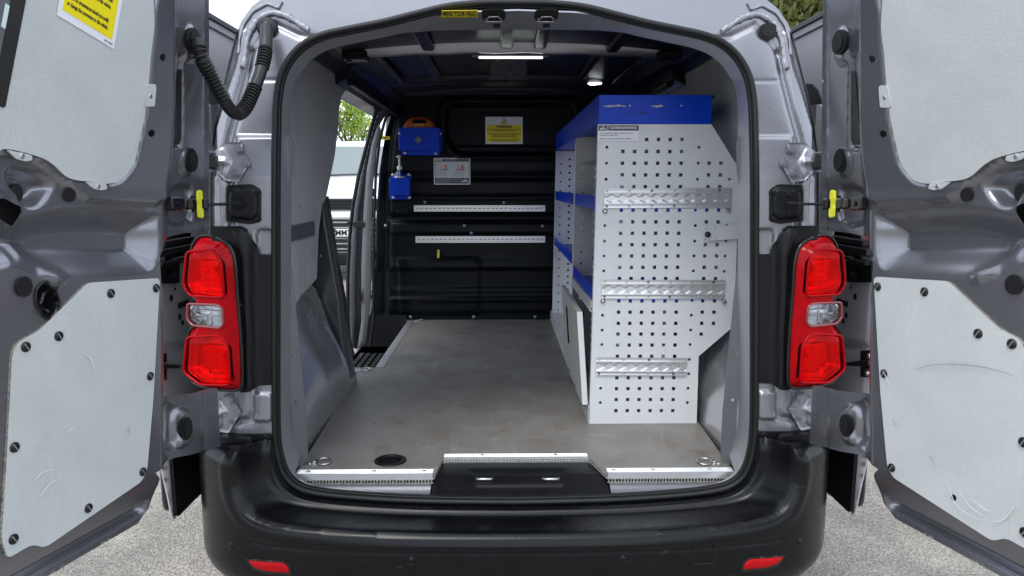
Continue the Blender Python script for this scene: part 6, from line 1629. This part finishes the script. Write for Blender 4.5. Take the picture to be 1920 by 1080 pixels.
# loose grit on the asphalt near the van
random.seed(21); s = MB(); V = []; Fc = []
for i in range(5200):
    x = random.choice((-1, 1)) * random.uniform(.55, 2.6); y = random.uniform(-1.6, 2.6); r = random.uniform(.0015, .0055) * random.choice((1, 1, 1, 1.6)); k = len(V)
    a = random.uniform(0, 6.28); V += [(x + r * math.cos(a + t) * random.uniform(.7, 1.2), y + r * math.sin(a + t) * random.uniform(.7, 1.2), .001) for t in (0, 1.57, 3.14, 4.71)] + [(x, y, .001 + r * random.uniform(.5, 1))]
    Fc += [(k, k + 1, k + 4), (k + 1, k + 2, k + 4), (k + 2, k + 3, k + 4), (k + 3, k, k + 4)]
s.add(V, Fc); o = s.build('loose_grit', mat('grit_stone', (.45, .42, .38), rough=.9, color2=(.18, .17, .155), nscale=60), fix=False); o['kind'] = 'stuff'; o['label'] = 'loose pale grit scattered over the asphalt beside the van'; o['category'] = 'gravel'

# trees
def leafmat(name, c1, c2):
    m = bpy.data.materials.new(name); m.use_nodes = True; N, L = m.node_tree.nodes, m.node_tree.links; b = N['Principled BSDF']; b.inputs['Roughness'].default_value = .5
    oi = N.new('ShaderNodeTexCoord'); n = N.new('ShaderNodeTexNoise'); n.inputs['Scale'].default_value = 2.5; n.inputs['Detail'].default_value = 4
    L.new(oi.outputs['Object'], n.inputs['Vector']); r = N.new('ShaderNodeValToRGB'); r.color_ramp.elements[0].position = .35; r.color_ramp.elements[1].position = .65
    r.color_ramp.elements[0].color = (*c1, 1); r.color_ramp.elements[1].color = (*c2, 1); L.new(n.outputs['Fac'], r.inputs['Fac']); L.new(r.outputs['Color'], b.inputs['Base Color'])
    t = N.new('ShaderNodeBsdfTranslucent'); L.new(r.outputs['Color'], t.inputs['Color']); mx = N.new('ShaderNodeMixShader'); mx.inputs[0].default_value = .35
    L.new(b.outputs[0], mx.inputs[1]); L.new(t.outputs[0], mx.inputs[2]); L.new(mx.outputs[0], N['Material Output'].inputs['Surface'])
    return m
BARK = mat('bark', (.13, .11, .09), rough=.9, noise=.4, nscale=20)
def tree(loc, h, spread, label, lm, seed, nleaf, leaf, droop=0.0, base=.25, group=None):
    rnd_ = random.Random(seed); t = empty('tree', loc, label, 'tree', group)
    s = MB(); tips = []
    def branch(p, d, L_, r, lvl):
        pts = [p]; q = p.copy(); dd = d.copy()
        for i in range(5):
            dd = dd + np.array([rnd_.uniform(-.18, .18), rnd_.uniform(-.18, .18), rnd_.uniform(-.05, .12) - droop * lvl * .35]); dd /= np.linalg.norm(dd)
            q = q + dd * L_ / 5; pts.append(q.copy())
        s.tube(pts, 0, 6 if lvl < 2 else 4, rad=[r * (1 - .13 * i) for i in range(6)])
        if lvl >= 2: tips.extend(pts[1:])
        if lvl < 3:
            for k in range(5 if lvl == 0 else 4):
                j = rnd_.randint(2, 5); a = rnd_.uniform(0, 2 * math.pi)
                nd = pts[j] * 0 + np.array([math.cos(a) * spread, math.sin(a) * spread, rnd_.uniform(.35, 1.0)]) + dd * .5; nd /= np.linalg.norm(nd)
                branch(pts[j], nd, L_ * rnd_.uniform(.55, .75), r * .5, lvl + 1)
    branch(np.array(loc, float) + np.array([0, 0, .0]), np.array([0, 0, 1.0]), h * .45, h * .022, 0)
    s.build('trunk', BARK, t)
    V = []; Fc = []
    tips = np.array(tips)
    for i in range(nleaf):
        c = tips[rnd_.randrange(len(tips))] + np.array([rnd_.gauss(0, .16), rnd_.gauss(0, .16), rnd_.gauss(0, .16) - droop * rnd_.random() * .8])
        a = np.array([rnd_.gauss(0, 1), rnd_.gauss(0, 1), rnd_.gauss(0, 1) - droop * 3]); a /= np.linalg.norm(a); b_ = np.cross(a, [rnd_.random(), rnd_.random(), rnd_.random() + .1]); b_ /= np.linalg.norm(b_)
        l_ = leaf * rnd_.uniform(.6, 1.3); w_ = l_ * (.22 if droop else .5); k = len(V)
        V += [c, c + a * l_ * .5 + b_ * w_, c + a * l_, c + a * l_ * .5 - b_ * w_]; Fc.append((k, k + 1, k + 2, k + 3))
    m2 = MB(); m2.add(V, Fc); m2.build('crown', lm, t, fix=False)
    return t
LEAF1 = leafmat('spring_leaf', (.24, .36, .04), (.42, .56, .08)); LEAF2 = leafmat('willow_leaf', (.07, .09, .02), (.20, .22, .06)); LEAF3 = leafmat('hedge_leaf', (.035, .07, .015), (.09, .15, .03))
px_ = onY(672, 225, 20)
tree((px_[0] + .3, 20, 0), 4.6, .55, 'fresh green spring tree seen above the white parked van', LEAF1, 4, 3600, .075)
tr = onY(1515, 10, 12)
tree((tr[0] + .4, 12, 0), 8.0, .8, 'large willow tree with olive drooping foliage beyond the right rear door', LEAF2, 9, 60000, .17, droop=.35)
